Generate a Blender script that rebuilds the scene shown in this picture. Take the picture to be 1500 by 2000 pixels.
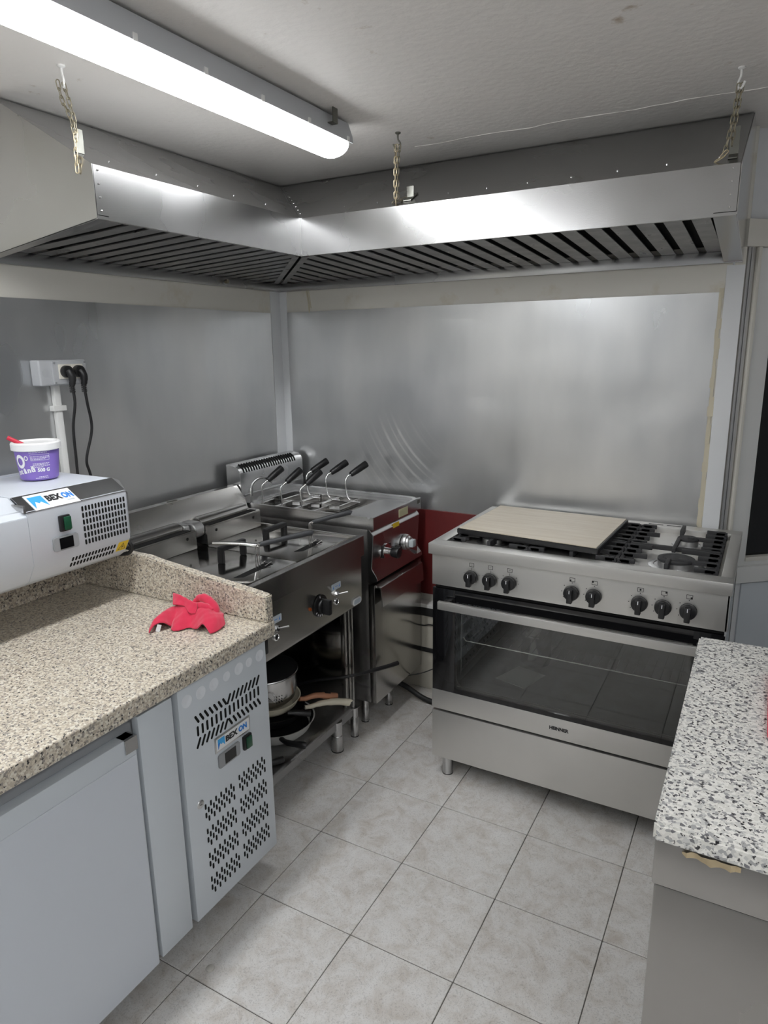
import bpy, bmesh, math, random
from mathutils import Vector, Matrix
random.seed(7)
PI = math.pi
scene = bpy.context.scene
for o in list(bpy.data.objects): bpy.data.objects.remove(o)
C = scene.collection

# ---------------------------------------------------------------- camera
cam_d = bpy.data.cameras.new('camera'); cam = bpy.data.objects.new('camera', cam_d); C.objects.link(cam)
yaw, pit, rol = map(math.radians, (29.272, 13.431, -0.846))
fw = Vector((-math.sin(yaw)*math.cos(pit), math.cos(yaw)*math.cos(pit), -math.sin(pit)))
r0 = Vector((math.cos(yaw), math.sin(yaw), 0)); u0 = r0.cross(fw)
rt = math.cos(rol)*r0 + math.sin(rol)*u0; up = -math.sin(rol)*r0 + math.cos(rol)*u0
M = Matrix((rt, up, -fw)).transposed().to_4x4(); M.translation = Vector((1.1404, -1.8796, 1.5356))
cam.matrix_world = M
cam_d.sensor_fit = 'VERTICAL'; cam_d.sensor_height = 36; cam_d.lens = 1333.1/2000*36
cam_d.clip_start = 0.02
scene.camera = cam
# ---------------------------------------------------------------- world and exposure
w = bpy.data.worlds.new('night'); scene.world = w; w.use_nodes = True
w.node_tree.nodes['Background'].inputs[0].default_value = (0.01, 0.011, 0.014, 1)
w.node_tree.nodes['Background'].inputs[1].default_value = 1.0
vs = scene.view_settings
vs.view_transform = 'Standard'; vs.look = 'None'; vs.gamma = 1; vs.use_curve_mapping = False
vs.exposure = 0.95
LAMP_STRENGTH = 15.0

# ---------------------------------------------------------------- materials
def newmat(name):
    m = bpy.data.materials.new(name); m.use_nodes = True
    nt = m.node_tree; b = nt.nodes['Principled BSDF']
    return m, nt, b
def N(nt, t, **kw):
    n = nt.nodes.new(t)
    for k, v in kw.items():
        if hasattr(n, k): setattr(n, k, v)
        else: n.inputs[k].default_value = v
    return n
def L(nt, a, b): nt.links.new(a, b)
def ramp(nt, fac, stops):
    r = nt.nodes.new('ShaderNodeValToRGB'); e = r.color_ramp.elements
    while len(e) < len(stops): e.new(0.5)
    for k, (p, c) in enumerate(stops):
        e[k].position = p; e[k].color = (c[0], c[1], c[2], 1) if not isinstance(c, (int, float)) else (c, c, c, 1)
    nt.links.new(fac, r.inputs[0]); return r
def coord(nt, scale=(1, 1, 1), kind='Object'):
    tc = nt.nodes.new('ShaderNodeTexCoord'); mp = nt.nodes.new('ShaderNodeMapping')
    mp.inputs['Scale'].default_value = scale
    nt.links.new(tc.outputs[kind], mp.inputs[0]); return mp.outputs[0]
def plain(name, col, rough=0.5, metal=0.0, spec=0.5, noise=0.0):
    m, nt, b = newmat(name)
    b.inputs['Base Color'].default_value = (*col, 1); b.inputs['Roughness'].default_value = rough
    b.inputs['Metallic'].default_value = metal; b.inputs['Specular IOR Level'].default_value = spec
    if noise:
        n = N(nt, 'ShaderNodeTexNoise'); n.inputs['Scale'].default_value = 9; n.inputs['Detail'].default_value = 6
        L(nt, coord(nt), n.inputs[0])
        d = 1 - noise
        r = ramp(nt, n.outputs['Fac'], [(0.3, tuple(c*d for c in col)), (0.7, col)]); L(nt, r.outputs[0], b.inputs['Base Color'])
    return m
def steel(name, base=0.6, rough=0.25, stretch=(1, 1, 1), smudge=0.12, bump=0.0, tint=(1, 1, 1), dent=0.0, big=2.2):
    m, nt, b = newmat(name)
    b.inputs['Metallic'].default_value = 1.0
    n1 = N(nt, 'ShaderNodeTexNoise'); n1.inputs['Scale'].default_value = big; n1.inputs['Detail'].default_value = 5
    n1.inputs['Distortion'].default_value = 0.3
    L(nt, coord(nt), n1.inputs[0])
    r = ramp(nt, n1.outputs['Fac'], [(0.3, max(rough-smudge, 0.04)), (0.72, rough+smudge)]); L(nt, r.outputs[0], b.inputs['Roughness'])
    c = ramp(nt, n1.outputs['Fac'], [(0.25, tuple(base*0.86*t for t in tint)), (0.75, tuple(base*t for t in tint))]); L(nt, c.outputs[0], b.inputs['Base Color'])
    nrm = None
    if bump:
        n2 = N(nt, 'ShaderNodeTexNoise'); n2.inputs['Scale'].default_value = 60; n2.inputs['Detail'].default_value = 3
        L(nt, coord(nt, stretch), n2.inputs[0])
        bp = N(nt, 'ShaderNodeBump'); bp.inputs['Strength'].default_value = bump; bp.inputs['Distance'].default_value = 0.0006
        L(nt, n2.outputs['Fac'], bp.inputs['Height']); nrm = bp
    if dent:
        n3 = N(nt, 'ShaderNodeTexNoise'); n3.inputs['Scale'].default_value = 2.6; n3.inputs['Detail'].default_value = 2.0
        L(nt, coord(nt), n3.inputs[0])
        bp2 = N(nt, 'ShaderNodeBump'); bp2.inputs['Strength'].default_value = 1.0; bp2.inputs['Distance'].default_value = dent
        L(nt, n3.outputs['Fac'], bp2.inputs['Height'])
        if nrm: L(nt, nrm.outputs[0], bp2.inputs['Normal'])
        nrm = bp2
    if nrm: L(nt, nrm.outputs[0], b.inputs['Normal'])
    return m
def granite(name, stops, scale, dark, dscale, rough=0.28):
    m, nt, b = newmat(name); co = coord(nt)
    v = N(nt, 'ShaderNodeTexVoronoi'); v.inputs['Scale'].default_value = scale; L(nt, co, v.inputs['Vector'])
    bw = N(nt, 'ShaderNodeSeparateColor'); L(nt, v.outputs['Color'], bw.inputs[0])
    r = ramp(nt, bw.outputs[0], stops); r.color_ramp.interpolation = 'CONSTANT'
    n = N(nt, 'ShaderNodeTexNoise'); n.inputs['Scale'].default_value = dscale; n.inputs['Detail'].default_value = 3.5; n.inputs['Roughness'].default_value = 0.6
    L(nt, co, n.inputs[0])
    f = ramp(nt, n.outputs['Fac'], [(dark, 0.0), (dark+0.05, 1.0)])
    mx = N(nt, 'ShaderNodeMix', data_type='RGBA', blend_type='MIX')
    L(nt, f.outputs[0], mx.inputs[0]); L(nt, r.outputs[0], mx.inputs[6]); mx.inputs[7].default_value = (0.028, 0.028, 0.031, 1)
    L(nt, mx.outputs[2], b.inputs['Base Color']); b.inputs['Roughness'].default_value = rough
    return m

STEEL = steel('stainless_steel', 0.60, 0.24, smudge=0.07)
STEEL_H = steel('hood_stainless', 0.47, 0.25, (1, 1, 14), smudge=0.05, bump=0.08)
def sheet_mat(name, smear=None):
    m, nt, b = newmat(name); co = coord(nt)
    b.inputs['Metallic'].default_value = 0.90
    n1 = N(nt, 'ShaderNodeTexNoise'); n1.inputs['Scale'].default_value = 2.1; n1.inputs['Detail'].default_value = 2.0; n1.inputs['Distortion'].default_value = 0.3; L(nt, co, n1.inputs[0])
    n2 = N(nt, 'ShaderNodeTexNoise'); n2.inputs['Scale'].default_value = 2.0; n2.inputs['Detail'].default_value = 3; L(nt, coord(nt, (2.6, 2.6, 0.8)), n2.inputs[0])
    mx = N(nt, 'ShaderNodeMix', data_type='FLOAT'); mx.inputs[0].default_value = 0.45; L(nt, n1.outputs['Fac'], mx.inputs[2]); L(nt, n2.outputs['Fac'], mx.inputs[3])
    fac = mx.outputs[0]
    if smear:
        sx, sz, r0_, r1_, ax, az, ar = smear
        sp = N(nt, 'ShaderNodeSeparateXYZ'); L(nt, co, sp.inputs[0])
        cb = N(nt, 'ShaderNodeCombineXYZ'); L(nt, sp.outputs[0], cb.inputs[0]); L(nt, sp.outputs[2], cb.inputs[1])
        d1 = N(nt, 'ShaderNodeVectorMath', operation='DISTANCE'); L(nt, cb.outputs[0], d1.inputs[0]); d1.inputs[1].default_value = (sx, sz, 0)
        d2 = N(nt, 'ShaderNodeVectorMath', operation='DISTANCE'); L(nt, cb.outputs[0], d2.inputs[0]); d2.inputs[1].default_value = (ax, az, 0)
        nn = N(nt, 'ShaderNodeTexNoise', noise_dimensions='1D'); nn.inputs['Scale'].default_value = 45; nn.inputs['Detail'].default_value = 4
        L(nt, d1.outputs['Value'], nn.inputs['W'])
        st_ = ramp(nt, nn.outputs['Fac'], [(0.50, 0.0), (0.68, 1.0)])
        mk = N(nt, 'ShaderNodeMapRange'); mk.interpolation_type = 'SMOOTHSTEP'; mk.inputs['From Min'].default_value = ar; mk.inputs['From Max'].default_value = ar*0.35; L(nt, d2.outputs['Value'], mk.inputs['Value'])
        ml = N(nt, 'ShaderNodeMath', operation='MULTIPLY'); L(nt, st_.outputs[0], ml.inputs[0]); L(nt, mk.outputs[0], ml.inputs[1])
        m2 = N(nt, 'ShaderNodeMath', operation='MULTIPLY_ADD'); L(nt, ml.outputs[0], m2.inputs[0]); m2.inputs[1].default_value = 0.22; L(nt, fac, m2.inputs[2]); fac = m2.outputs[0]
    r = ramp(nt, fac, [(0.32, 0.25), (0.50, 0.33), (0.68, 0.44)]); L(nt, r.outputs[0], b.inputs['Roughness'])
    c = ramp(nt, fac, [(0.30, (0.50, 0.515, 0.53)), (0.50, (0.63, 0.637, 0.64)), (0.70, (0.75, 0.748, 0.74))]); L(nt, c.outputs[0], b.inputs['Base Color'])
    n3 = N(nt, 'ShaderNodeTexNoise'); n3.inputs['Scale'].default_value = 3.2; n3.inputs['Detail'].default_value = 1.5; L(nt, co, n3.inputs[0])
    bp = N(nt, 'ShaderNodeBump'); bp.inputs['Strength'].default_value = 1.0; bp.inputs['Distance'].default_value = 0.0035; L(nt, n3.outputs['Fac'], bp.inputs['Height'])
    L(nt, bp.outputs[0], b.inputs['Normal'])
    return m
STEEL_SHEET = sheet_mat('wall_sheet_metal')
STEEL_SHEET_B = sheet_mat('wall_sheet_metal_wiped', (0.20, 0.62, 0.3, 0.6, -0.28, 0.22, 0.24))
STEEL_RANGE = steel('brushed_range_steel', 0.72, 0.40, (1, 20, 30), smudge=0.04, bump=0.18, tint=(1, 0.985, 0.95))
STEEL_ISL = steel('cabinet_steel', 0.42, 0.33, (1, 1, 1), smudge=0.10, tint=(1, 0.98, 0.95), dent=0.002)
STEEL_FRY = steel('fryer_steel', 0.55, 0.22, smudge=0.08, tint=(1, 0.98, 0.95))
CHROME = plain('chrome', (0.78, 0.78, 0.78), 0.10, 1)
ALU = plain('aluminium', (0.62, 0.62, 0.62), 0.38, 1)
GREASY = steel('greasy_baffle_metal', 0.36, 0.40, smudge=0.15, big=16)
GALV = steel('galvanised', 0.24, 0.5, smudge=0.1, tint=(1, 1, 0.9), big=30)
CHAINM = plain('tarnished_chain', (0.30, 0.27, 0.20), 0.45, 0.85)
CHAINB = plain('brass_plated_chain', (0.62, 0.53, 0.36), 0.42, 0.7)
BLACK = plain('black_plastic', (0.012, 0.012, 0.013), 0.38)
BLACKM = plain('black_matte', (0.010, 0.010, 0.010), 0.8, spec=0.2)
RUBBER = plain('black_rubber', (0.016, 0.016, 0.017), 0.55)
IRON = plain('cast_iron', (0.035, 0.035, 0.037), 0.62, noise=0.3)
ENAMEL = plain('white_enamel', (0.60, 0.64, 0.68), 0.30, spec=0.4)
ENAMEL2 = plain('white_enamel_prep', (0.60, 0.635, 0.69), 0.28, spec=0.45)
GREYPL = plain('grey_plastic', (0.30, 0.31, 0.32), 0.45)
GREYBOX = plain('grey_socket_plastic', (0.50, 0.515, 0.535), 0.45)
WHITEPL = plain('white_plastic', (0.78, 0.78, 0.76), 0.42)
IVORY = plain('ivory_plastic', (0.80, 0.77, 0.68), 0.4)
GREENPL = plain('green_rocker', (0.010, 0.075, 0.035), 0.3)
DISPLAY = plain('display_glass', (0.004, 0.004, 0.005), 0.10)
YELLOW = plain('warning_yellow', (0.85, 0.60, 0.03), 0.5)
STICKER = plain('white_sticker', (0.80, 0.81, 0.82), 0.45)
RESIDUE = plain('sticker_residue', (0.74, 0.77, 0.81), 0.55)
BLUE1 = plain('logo_blue', (0.03, 0.22, 0.66), 0.45)
BLUE2 = plain('logo_light_blue', (0.05, 0.38, 0.78), 0.45)
INK = plain('black_ink', (0.012, 0.012, 0.014), 0.5)
INKW = plain('white_ink', (0.85, 0.85, 0.88), 0.5)
PURPLE = plain('purple_print', (0.235, 0.155, 0.53), 0.38)
TUBW = plain('tub_white', (0.85, 0.85, 0.85), 0.38)
REDPL = plain('red_plastic', (0.55, 0.02, 0.05), 0.4)
REDBOARD = plain('red_cutting_board', (0.68, 0.05, 0.09), 0.45)
REDPAINT = plain('red_panel_paint', (0.15, 0.018, 0.018), 0.42, noise=0.2)
CREAMPAINT = plain('cream_paint', (0.62, 0.59, 0.51), 0.5, noise=0.15)
TAPE = plain('beige_tape', (0.62, 0.57, 0.44), 0.6)
COPPER = plain('copper_handle', (0.50, 0.24, 0.14), 0.33, 0.35)
CREAMH = plain('cream_handle', (0.70, 0.65, 0.52), 0.4)
WHITEPAN = plain('pale_pan_enamel', (0.58, 0.58, 0.56), 0.35)
NONSTICK = plain('nonstick_black', (0.014, 0.014, 0.015), 0.35)
FOAM = plain('torn_foam', (0.50, 0.40, 0.25), 0.9, noise=0.4)
ORANGE = plain('orange_lamp', (0.32, 0.07, 0.01), 0.3)
PALE_SHEET = plain('pale_sheet', (0.62, 0.62, 0.60), 0.8)
TAGM = plain('pale_blue_tag', (0.50, 0.56, 0.62), 0.45)
OVENIN = plain('oven_enamel', (0.10, 0.105, 0.11), 0.32)
CAPM = plain('milky_cap', (0.52, 0.50, 0.46), 0.35)
GRANITE_A = granite('beige_granite', [(0.0, (0.62, 0.56, 0.46)), (0.32, (0.50, 0.44, 0.35)), (0.55, (0.70, 0.66, 0.57)), (0.74, (0.43, 0.37, 0.30)), (0.86, (0.30, 0.27, 0.24))], 230, 0.578, 140)
GRANITE_B = granite('white_black_granite', [(0.0, (0.66, 0.65, 0.61)), (0.30, (0.74, 0.73, 0.69)), (0.62, (0.55, 0.55, 0.53)), (0.80, (0.36, 0.36, 0.36)), (0.93, (0.16, 0.16, 0.17))], 190, 0.575, 135)

def tile_mat():
    m, nt, b = newmat('stone_floor_tile')
    oi = N(nt, 'ShaderNodeObjectInfo'); tc = N(nt, 'ShaderNodeTexCoord')
    ad = N(nt, 'ShaderNodeVectorMath', operation='ADD'); sc = N(nt, 'ShaderNodeVectorMath', operation='SCALE'); sc.inputs['Scale'].default_value = 31
    cb = N(nt, 'ShaderNodeCombineXYZ'); L(nt, oi.outputs['Random'], cb.inputs[0]); L(nt, oi.outputs['Random'], cb.inputs[1])
    L(nt, cb.outputs[0], sc.inputs[0]); L(nt, tc.outputs['Object'], ad.inputs[0]); L(nt, sc.outputs[0], ad.inputs[1])
    n1 = N(nt, 'ShaderNodeTexNoise'); n1.inputs['Scale'].default_value = 16; n1.inputs['Detail'].default_value = 8; n1.inputs['Roughness'].default_value = 0.68; n1.inputs['Distortion'].default_value = 0.6
    L(nt, ad.outputs[0], n1.inputs[0])
    r = ramp(nt, n1.outputs['Fac'], [(0.30, (0.50, 0.46, 0.415)), (0.45, (0.60, 0.575, 0.545)), (0.56, (0.655, 0.64, 0.62)), (0.72, (0.70, 0.692, 0.68))])
    n2 = N(nt, 'ShaderNodeTexNoise'); n2.inputs['Scale'].default_value = 120; n2.inputs['Detail'].default_value = 4; n2.inputs['Distortion'].default_value = 2.5
    L(nt, ad.outputs[0], n2.inputs[0])
    r2 = ramp(nt, n2.outputs['Fac'], [(0.36, 0.72), (0.48, 1.0)])
    mx = N(nt, 'ShaderNodeMix', data_type='RGBA', blend_type='MULTIPLY'); mx.inputs[0].default_value = 0.8
    L(nt, r.outputs[0], mx.inputs[6]); L(nt, r2.outputs[0], mx.inputs[7]); L(nt, mx.outputs[2], b.inputs['Base Color'])
    b.inputs['Roughness'].default_value = 0.36
    bp = N(nt, 'ShaderNodeBump'); bp.inputs['Strength'].default_value = 0.25; bp.inputs['Distance'].default_value = 0.001
    L(nt, n1.outputs['Fac'], bp.inputs['Height']); L(nt, bp.outputs[0], b.inputs['Normal'])
    return m
TILE = tile_mat()
GROUT = plain('dark_grout', (0.10, 0.095, 0.085), 0.9)

def paint_stained(name, col, stain, scale, lo, hi, bump=0.0, bscale=40, rough=0.5, stretch=(1, 1, 1)):
    m, nt, b = newmat(name); co = coord(nt, stretch)
    n = N(nt, 'ShaderNodeTexNoise'); n.inputs['Scale'].default_value = scale; n.inputs['Detail'].default_value = 7; n.inputs['Roughness'].default_value = 0.62
    L(nt, co, n.inputs[0])
    r = ramp(nt, n.outputs['Fac'], [(lo, col), (hi, stain)]); L(nt, r.outputs[0], b.inputs['Base Color'])
    b.inputs['Roughness'].default_value = rough
    if bump:
        n2 = N(nt, 'ShaderNodeTexNoise'); n2.inputs['Scale'].default_value = bscale; n2.inputs['Detail'].default_value = 6; L(nt, coord(nt), n2.inputs[0])
        bp = N(nt, 'ShaderNodeBump'); bp.inputs['Strength'].default_value = bump; bp.inputs['Distance'].default_value = 0.004
        L(nt, n2.outputs['Fac'], bp.inputs['Height']); L(nt, bp.outputs[0], b.inputs['Normal'])
    return m
CEIL = paint_stained('painted_plaster_ceiling', (0.83, 0.805, 0.77), (0.42, 0.33, 0.22), 13, 0.66, 0.80, 0.45, 45, 0.55)
WALLW = paint_stained('cream_wall_panel', (0.70, 0.68, 0.62), (0.55, 0.48, 0.34), 5, 0.58, 0.80, 0.0, 40, 0.42)
PANELW = plain('white_wall_panel', (0.72, 0.735, 0.75), 0.40)
FRAMEW = plain('window_frame_white', (0.76, 0.765, 0.75), 0.42)
WOODTOP = None
def wood_mat():
    m, nt, b = newmat('pale_wood_laminate'); co = coord(nt, (1.5, 26, 4))
    n = N(nt, 'ShaderNodeTexNoise'); n.inputs['Scale'].default_value = 3; n.inputs['Detail'].default_value = 6; n.inputs['Distortion'].default_value = 0.4
    L(nt, co, n.inputs[0])
    r = ramp(nt, n.outputs['Fac'], [(0.3, (0.62, 0.54, 0.42)), (0.7, (0.74, 0.675, 0.56))]); L(nt, r.outputs[0], b.inputs['Base Color']); b.inputs['Roughness'].default_value = 0.42
    return m
WOODTOP = wood_mat()
def emit(name, col, s):
    m, nt, b = newmat(name)
    b.inputs['Base Color'].default_value = (0.8, 0.8, 0.8, 1); b.inputs['Emission Color'].default_value = (*col, 1); b.inputs['Emission Strength'].default_value = s
    return m
def diffuser_mat():
    # LED board facing down behind an opal cover: brightest underneath, weaker on the flanks
    m, nt, b = newmat('lit_diffuser')
    b.inputs['Base Color'].default_value = (0.8, 0.8, 0.8, 1); b.inputs['Emission Color'].default_value = (0.97, 0.985, 1.0, 1)
    g = N(nt, 'ShaderNodeNewGeometry'); sp = N(nt, 'ShaderNodeSeparateXYZ'); L(nt, g.outputs['Normal'], sp.inputs[0])
    mr = N(nt, 'ShaderNodeMapRange'); mr.inputs['From Min'].default_value = 0.05; mr.inputs['From Max'].default_value = -0.85
    mr.inputs['To Min'].default_value = 1.6; mr.inputs['To Max'].default_value = LAMP_STRENGTH
    L(nt, sp.outputs['Z'], mr.inputs['Value']); L(nt, mr.outputs[0], b.inputs['Emission Strength'])
    return m
DIFFUSER = diffuser_mat()
def glass_mat(name, tint, rough=0.02, base=0.06):
    m = bpy.data.materials.new(name); m.use_nodes = True; nt = m.node_tree; nt.nodes.clear()
    out = N(nt, 'ShaderNodeOutputMaterial'); t = N(nt, 'ShaderNodeBsdfTransparent'); t.inputs[0].default_value = (*tint, 1)
    g = N(nt, 'ShaderNodeBsdfGlossy'); g.inputs['Roughness'].default_value = rough; g.inputs['Color'].default_value = (1, 1, 1, 1)
    lw = N(nt, 'ShaderNodeFresnel'); lw.inputs[0].default_value = 1.52
    ad = N(nt, 'ShaderNodeMath', operation='ADD'); ad.inputs[1].default_value = base; ad.use_clamp = True; L(nt, lw.outputs[0], ad.inputs[0])
    mx = N(nt, 'ShaderNodeMixShader'); L(nt, ad.outputs[0], mx.inputs[0]); L(nt, t.outputs[0], mx.inputs[1]); L(nt, g.outputs[0], mx.inputs[2]); L(nt, mx.outputs[0], out.inputs[0])
    return m
OVENGLASS = glass_mat('tinted_oven_glass', (0.74, 0.75, 0.74), 0.02, 0.02)
NIGHTGLASS = plain('dark_window_glass', (0.004, 0.004, 0.005), 0.05)
BLACKGLASS = plain('black_glass', (0.006, 0.006, 0.007), 0.06)
def cloth_mat():
    m, nt, b = newmat('red_microfibre')
    b.inputs['Base Color'].default_value = (0.58, 0.016, 0.06, 1); b.inputs['Roughness'].default_value = 0.9
    b.inputs['Sheen Weight'].default_value = 0.4
    n = N(nt, 'ShaderNodeTexNoise'); n.inputs['Scale'].default_value = 600; L(nt, coord(nt), n.inputs[0])
    bp = N(nt, 'ShaderNodeBump'); bp.inputs['Strength'].default_value = 0.4; bp.inputs['Distance'].default_value = 0.001
    L(nt, n.outputs['Fac'], bp.inputs['Height']); L(nt, bp.outputs[0], b.inputs['Normal'])
    return m
CLOTH = cloth_mat()

# ---------------------------------------------------------------- mesh helpers
class MB:
    def __init__(s): s.bm = bmesh.new()
    def merge(s, t):
        me = bpy.data.meshes.new('tmp'); t.to_mesh(me); t.free(); s.bm.from_mesh(me); bpy.data.meshes.remove(me); return s
    def box(s, x0, x1, y0, y1, z0, z1, bev=0.0, seg=2, mat=None):
        t = bmesh.new(); bmesh.ops.create_cube(t, size=1.0)
        for v in t.verts:
            v.co = Vector(((x0+x1)/2+v.co.x*(x1-x0), (y0+y1)/2+v.co.y*(y1-y0), (z0+z1)/2+v.co.z*(z1-z0)))
        if bev: bmesh.ops.bevel(t, geom=t.edges[:]+t.verts[:], offset=bev, segments=seg, affect='EDGES', profile=0.6)
        if mat: t.transform(mat)
        return s.merge(t)
    def cyl(s, p0, p1, r, r2=None, seg=20, cap=True, bev=0.0):
        p0, p1 = Vector(p0), Vector(p1); r2 = r if r2 is None else r2
        t = bmesh.new(); bmesh.ops.create_cone(t, cap_ends=cap, segments=seg, radius1=r, radius2=r2, depth=(p1-p0).length)
        if bev:
            ed = [e for e in t.edges if abs(e.verts[0].co.z-e.verts[1].co.z) < 1e-6]
            bmesh.ops.bevel(t, geom=ed, offset=bev, segments=2, affect='EDGES', profile=0.5)
        q = Vector((0, 0, 1)).rotation_difference((p1-p0).normalized())
        t.transform(Matrix.Translation((p0+p1)/2) @ q.to_matrix().to_4x4()); return s.merge(t)
    def tube(s, pts, r, seg=10, closed=False, sub=0):
        P = [Vector(p) for p in pts]
        if sub: P = smooth(P, sub, closed)
        n = len(P); rings = []; bm = s.bm; prev = None
        for i in range(n):
            a = P[(i-1) % n] if (closed or i > 0) else P[i]; b = P[(i+1) % n] if (closed or i < n-1) else P[i]
            d = (b-a).normalized()
            if prev is None:
                h = Vector((0, 0, 1)) if abs(d.z) < 0.9 else Vector((1, 0, 0)); nx = d.cross(h).normalized()
            else: nx = (prev - d*prev.dot(d)).normalized()
            prev = nx; ny = d.cross(nx); rr = r[i*len(r)//n] if isinstance(r, (list, tuple)) else r
            rings.append([bm.verts.new(P[i]+nx*rr*math.cos(2*PI*k/seg)+ny*rr*math.sin(2*PI*k/seg)) for k in range(seg)])
        m = n if closed else n-1
        for i in range(m):
            A, B = rings[i], rings[(i+1) % n]
            for k in range(seg): bm.faces.new((A[k], A[(k+1) % seg], B[(k+1) % seg], B[k]))
        if not closed:
            bm.faces.new(rings[0][::-1]); bm.faces.new(rings[-1])
        return s
    def lathe(s, prof, ctr=(0, 0, 0), seg=32, mat=None):
        t = bmesh.new(); rings = []
        for r, z in prof:
            if r < 1e-6: rings.append([t.verts.new((0, 0, z))])
            else: rings.append([t.verts.new((r*math.cos(2*PI*k/seg), r*math.sin(2*PI*k/seg), z)) for k in range(seg)])
        for A, B in zip(rings, rings[1:]):
            for k in range(seg):
                a, a2, b, b2 = A[k % len(A)], A[(k+1) % len(A)], B[k % len(B)], B[(k+1) % len(B)]
                f = []
                for v in (a, a2, b2, b):
                    if v not in f: f.append(v)
                if len(f) > 2:
                    try: t.faces.new(f)
                    except ValueError: pass
        t.transform((Matrix.Translation(ctr)) @ (mat or Matrix())); return s.merge(t)
    def prism(s, poly, axis, a0, a1, bev=0.0):
        t = bmesh.new()
        def co(u, v, a): return {'x': (a, u, v), 'y': (u, a, v), 'z': (u, v, a)}[axis]
        A = [t.verts.new(co(u, v, a0)) for u, v in poly]; B = [t.verts.new(co(u, v, a1)) for u, v in poly]
        t.faces.new(A); t.faces.new(B[::-1])
        n = len(poly)
        for i in range(n): t.faces.new((A[i], B[i], B[(i+1) % n], A[(i+1) % n]))
        bmesh.ops.recalc_face_normals(t, faces=t.faces[:])
        if bev: bmesh.ops.bevel(t, geom=t.edges[:]+t.verts[:], offset=bev, segments=2, affect='EDGES')
        return s.merge(t)
    def poly3(s, lo, hi):
        """solid between two matching 3d polygons"""
        bm = s.bm; A = [bm.verts.new(p) for p in lo]; B = [bm.verts.new(p) for p in hi]; n = len(A)
        fs = [bm.faces.new(A), bm.faces.new(B[::-1])] + [bm.faces.new((A[i], B[i], B[(i+1) % n], A[(i+1) % n])) for i in range(n)]
        bmesh.ops.recalc_face_normals(bm, faces=fs); return s
    def raw(s, verts, faces):
        vs_ = [s.bm.verts.new(v) for v in verts]
        for f in faces:
            try: s.bm.faces.new([vs_[i] for i in f])
            except ValueError: pass
        return s
    def xf(s, m): s.bm.transform(m); return s
def smooth(P, sub, closed=False):
    out = []; n = len(P); m = n if closed else n-1
    for i in range(m):
        p0 = P[(i-1) % n] if (closed or i > 0) else P[i]; p1 = P[i]; p2 = P[(i+1) % n]; p3 = P[(i+2) % n] if (closed or i < n-2) else p2
        for k in range(sub):
            t = k/sub
            out.append(0.5*((2*p1)+(p2-p0)*t+(2*p0-5*p1+4*p2-p3)*t*t+(3*p1-p0-3*p2+p3)*t*t*t))
    if not closed: out.append(P[-1])
    return out
ORG = {}
def origin(o): return ORG.get(o.name, Vector((0, 0, 0))) if o else Vector((0, 0, 0))
def obj(name, mb, mat, parent=None, org=None, sharp=38, bevel=0.0):
    """link a mesh built in world coordinates; its origin is the thing's base (org) or that of its parent"""
    o_ = Vector(org) if org is not None else origin(parent)
    mb.bm.transform(Matrix.Translation(-o_))
    me = bpy.data.meshes.new(name); mb.bm.to_mesh(me); mb.bm.free()
    me.materials.append(mat)
    for p in me.polygons: p.use_smooth = True
    try: me.set_sharp_from_angle(angle=math.radians(sharp))
    except Exception: pass
    o = bpy.data.objects.new(name, me); C.objects.link(o)
    if parent: o.parent = parent
    else: o.location = o_
    if org is not None and parent: o.location = o_ - origin(parent)
    ORG[o.name] = o_
    return o
def tag(o, label=None, cat=None, group=None, kind=None):
    if label: o['label'] = label
    if cat: o['category'] = cat
    if group: o['group'] = group
    if kind: o['kind'] = kind
    return o
def thing(name, loc, label, cat, group=None):
    o = bpy.data.objects.new(name, None); C.objects.link(o); o.location = loc; o.empty_display_size = 0.05
    ORG[o.name] = Vector(loc); return tag(o, label, cat, group)
def inst(src, name, parent, loc, rot=None):
    """a copy of a piece sharing mesh data, placed at a world point under parent"""
    c = src.copy(); c.name = name; C.objects.link(c); c.parent = parent; c.location = Vector(loc)-origin(parent)
    if rot is not None: c.rotation_euler = rot
    return c
def piece(name, mb, mat, parent, loc, rot=None):
    """a piece built around the local zero and placed at a world point"""
    me = bpy.data.meshes.new(name); mb.bm.to_mesh(me); mb.bm.free(); me.materials.append(mat)
    for p in me.polygons: p.use_smooth = True
    try: me.set_sharp_from_angle(angle=math.radians(38))
    except Exception: pass
    o = bpy.data.objects.new(name, me); C.objects.link(o); o.parent = parent; o.location = Vector(loc)-origin(parent)
    if rot is not None: o.rotation_euler = rot
    return o
def struct(name, mb, mat, parent=None, label=None):
    o = obj(name, mb, mat, parent)
    if not parent: o['kind'] = 'structure'
    if label: o['label'] = label
    return o
def slot(w, h, d, ang=0.0, seg=5, plane='x'):
    """flat stadium plate: width w, height h, thickness d, lying in the yz plane (plane x) or xy plane (plane z)"""
    r = w/2; pts = []
    for k in range(seg+1):
        a = PI*k/seg; pts.append((r*math.cos(a), h/2-r+r*math.sin(a)))
    for k in range(seg+1):
        a = PI+PI*k/seg; pts.append((r*math.cos(a), -h/2+r+r*math.sin(a)))
    ca, sa = math.cos(ang), math.sin(ang)
    pts = [(u*ca-v*sa, u*sa+v*ca) for u, v in pts]
    return MB().prism(pts, plane, -d/2, d/2)
def rrect(u0, u1, v0, v1, r, seg=4):
    pts = []
    for cu, cv, a0 in ((u1-r, v1-r, 0), (u0+r, v1-r, PI/2), (u0+r, v0+r, PI), (u1-r, v0+r, 1.5*PI)):
        for k in range(seg+1):
            a = a0+PI/2*k/seg; pts.append((cu+r*math.cos(a), cv+r*math.sin(a)))
    return pts
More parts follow.
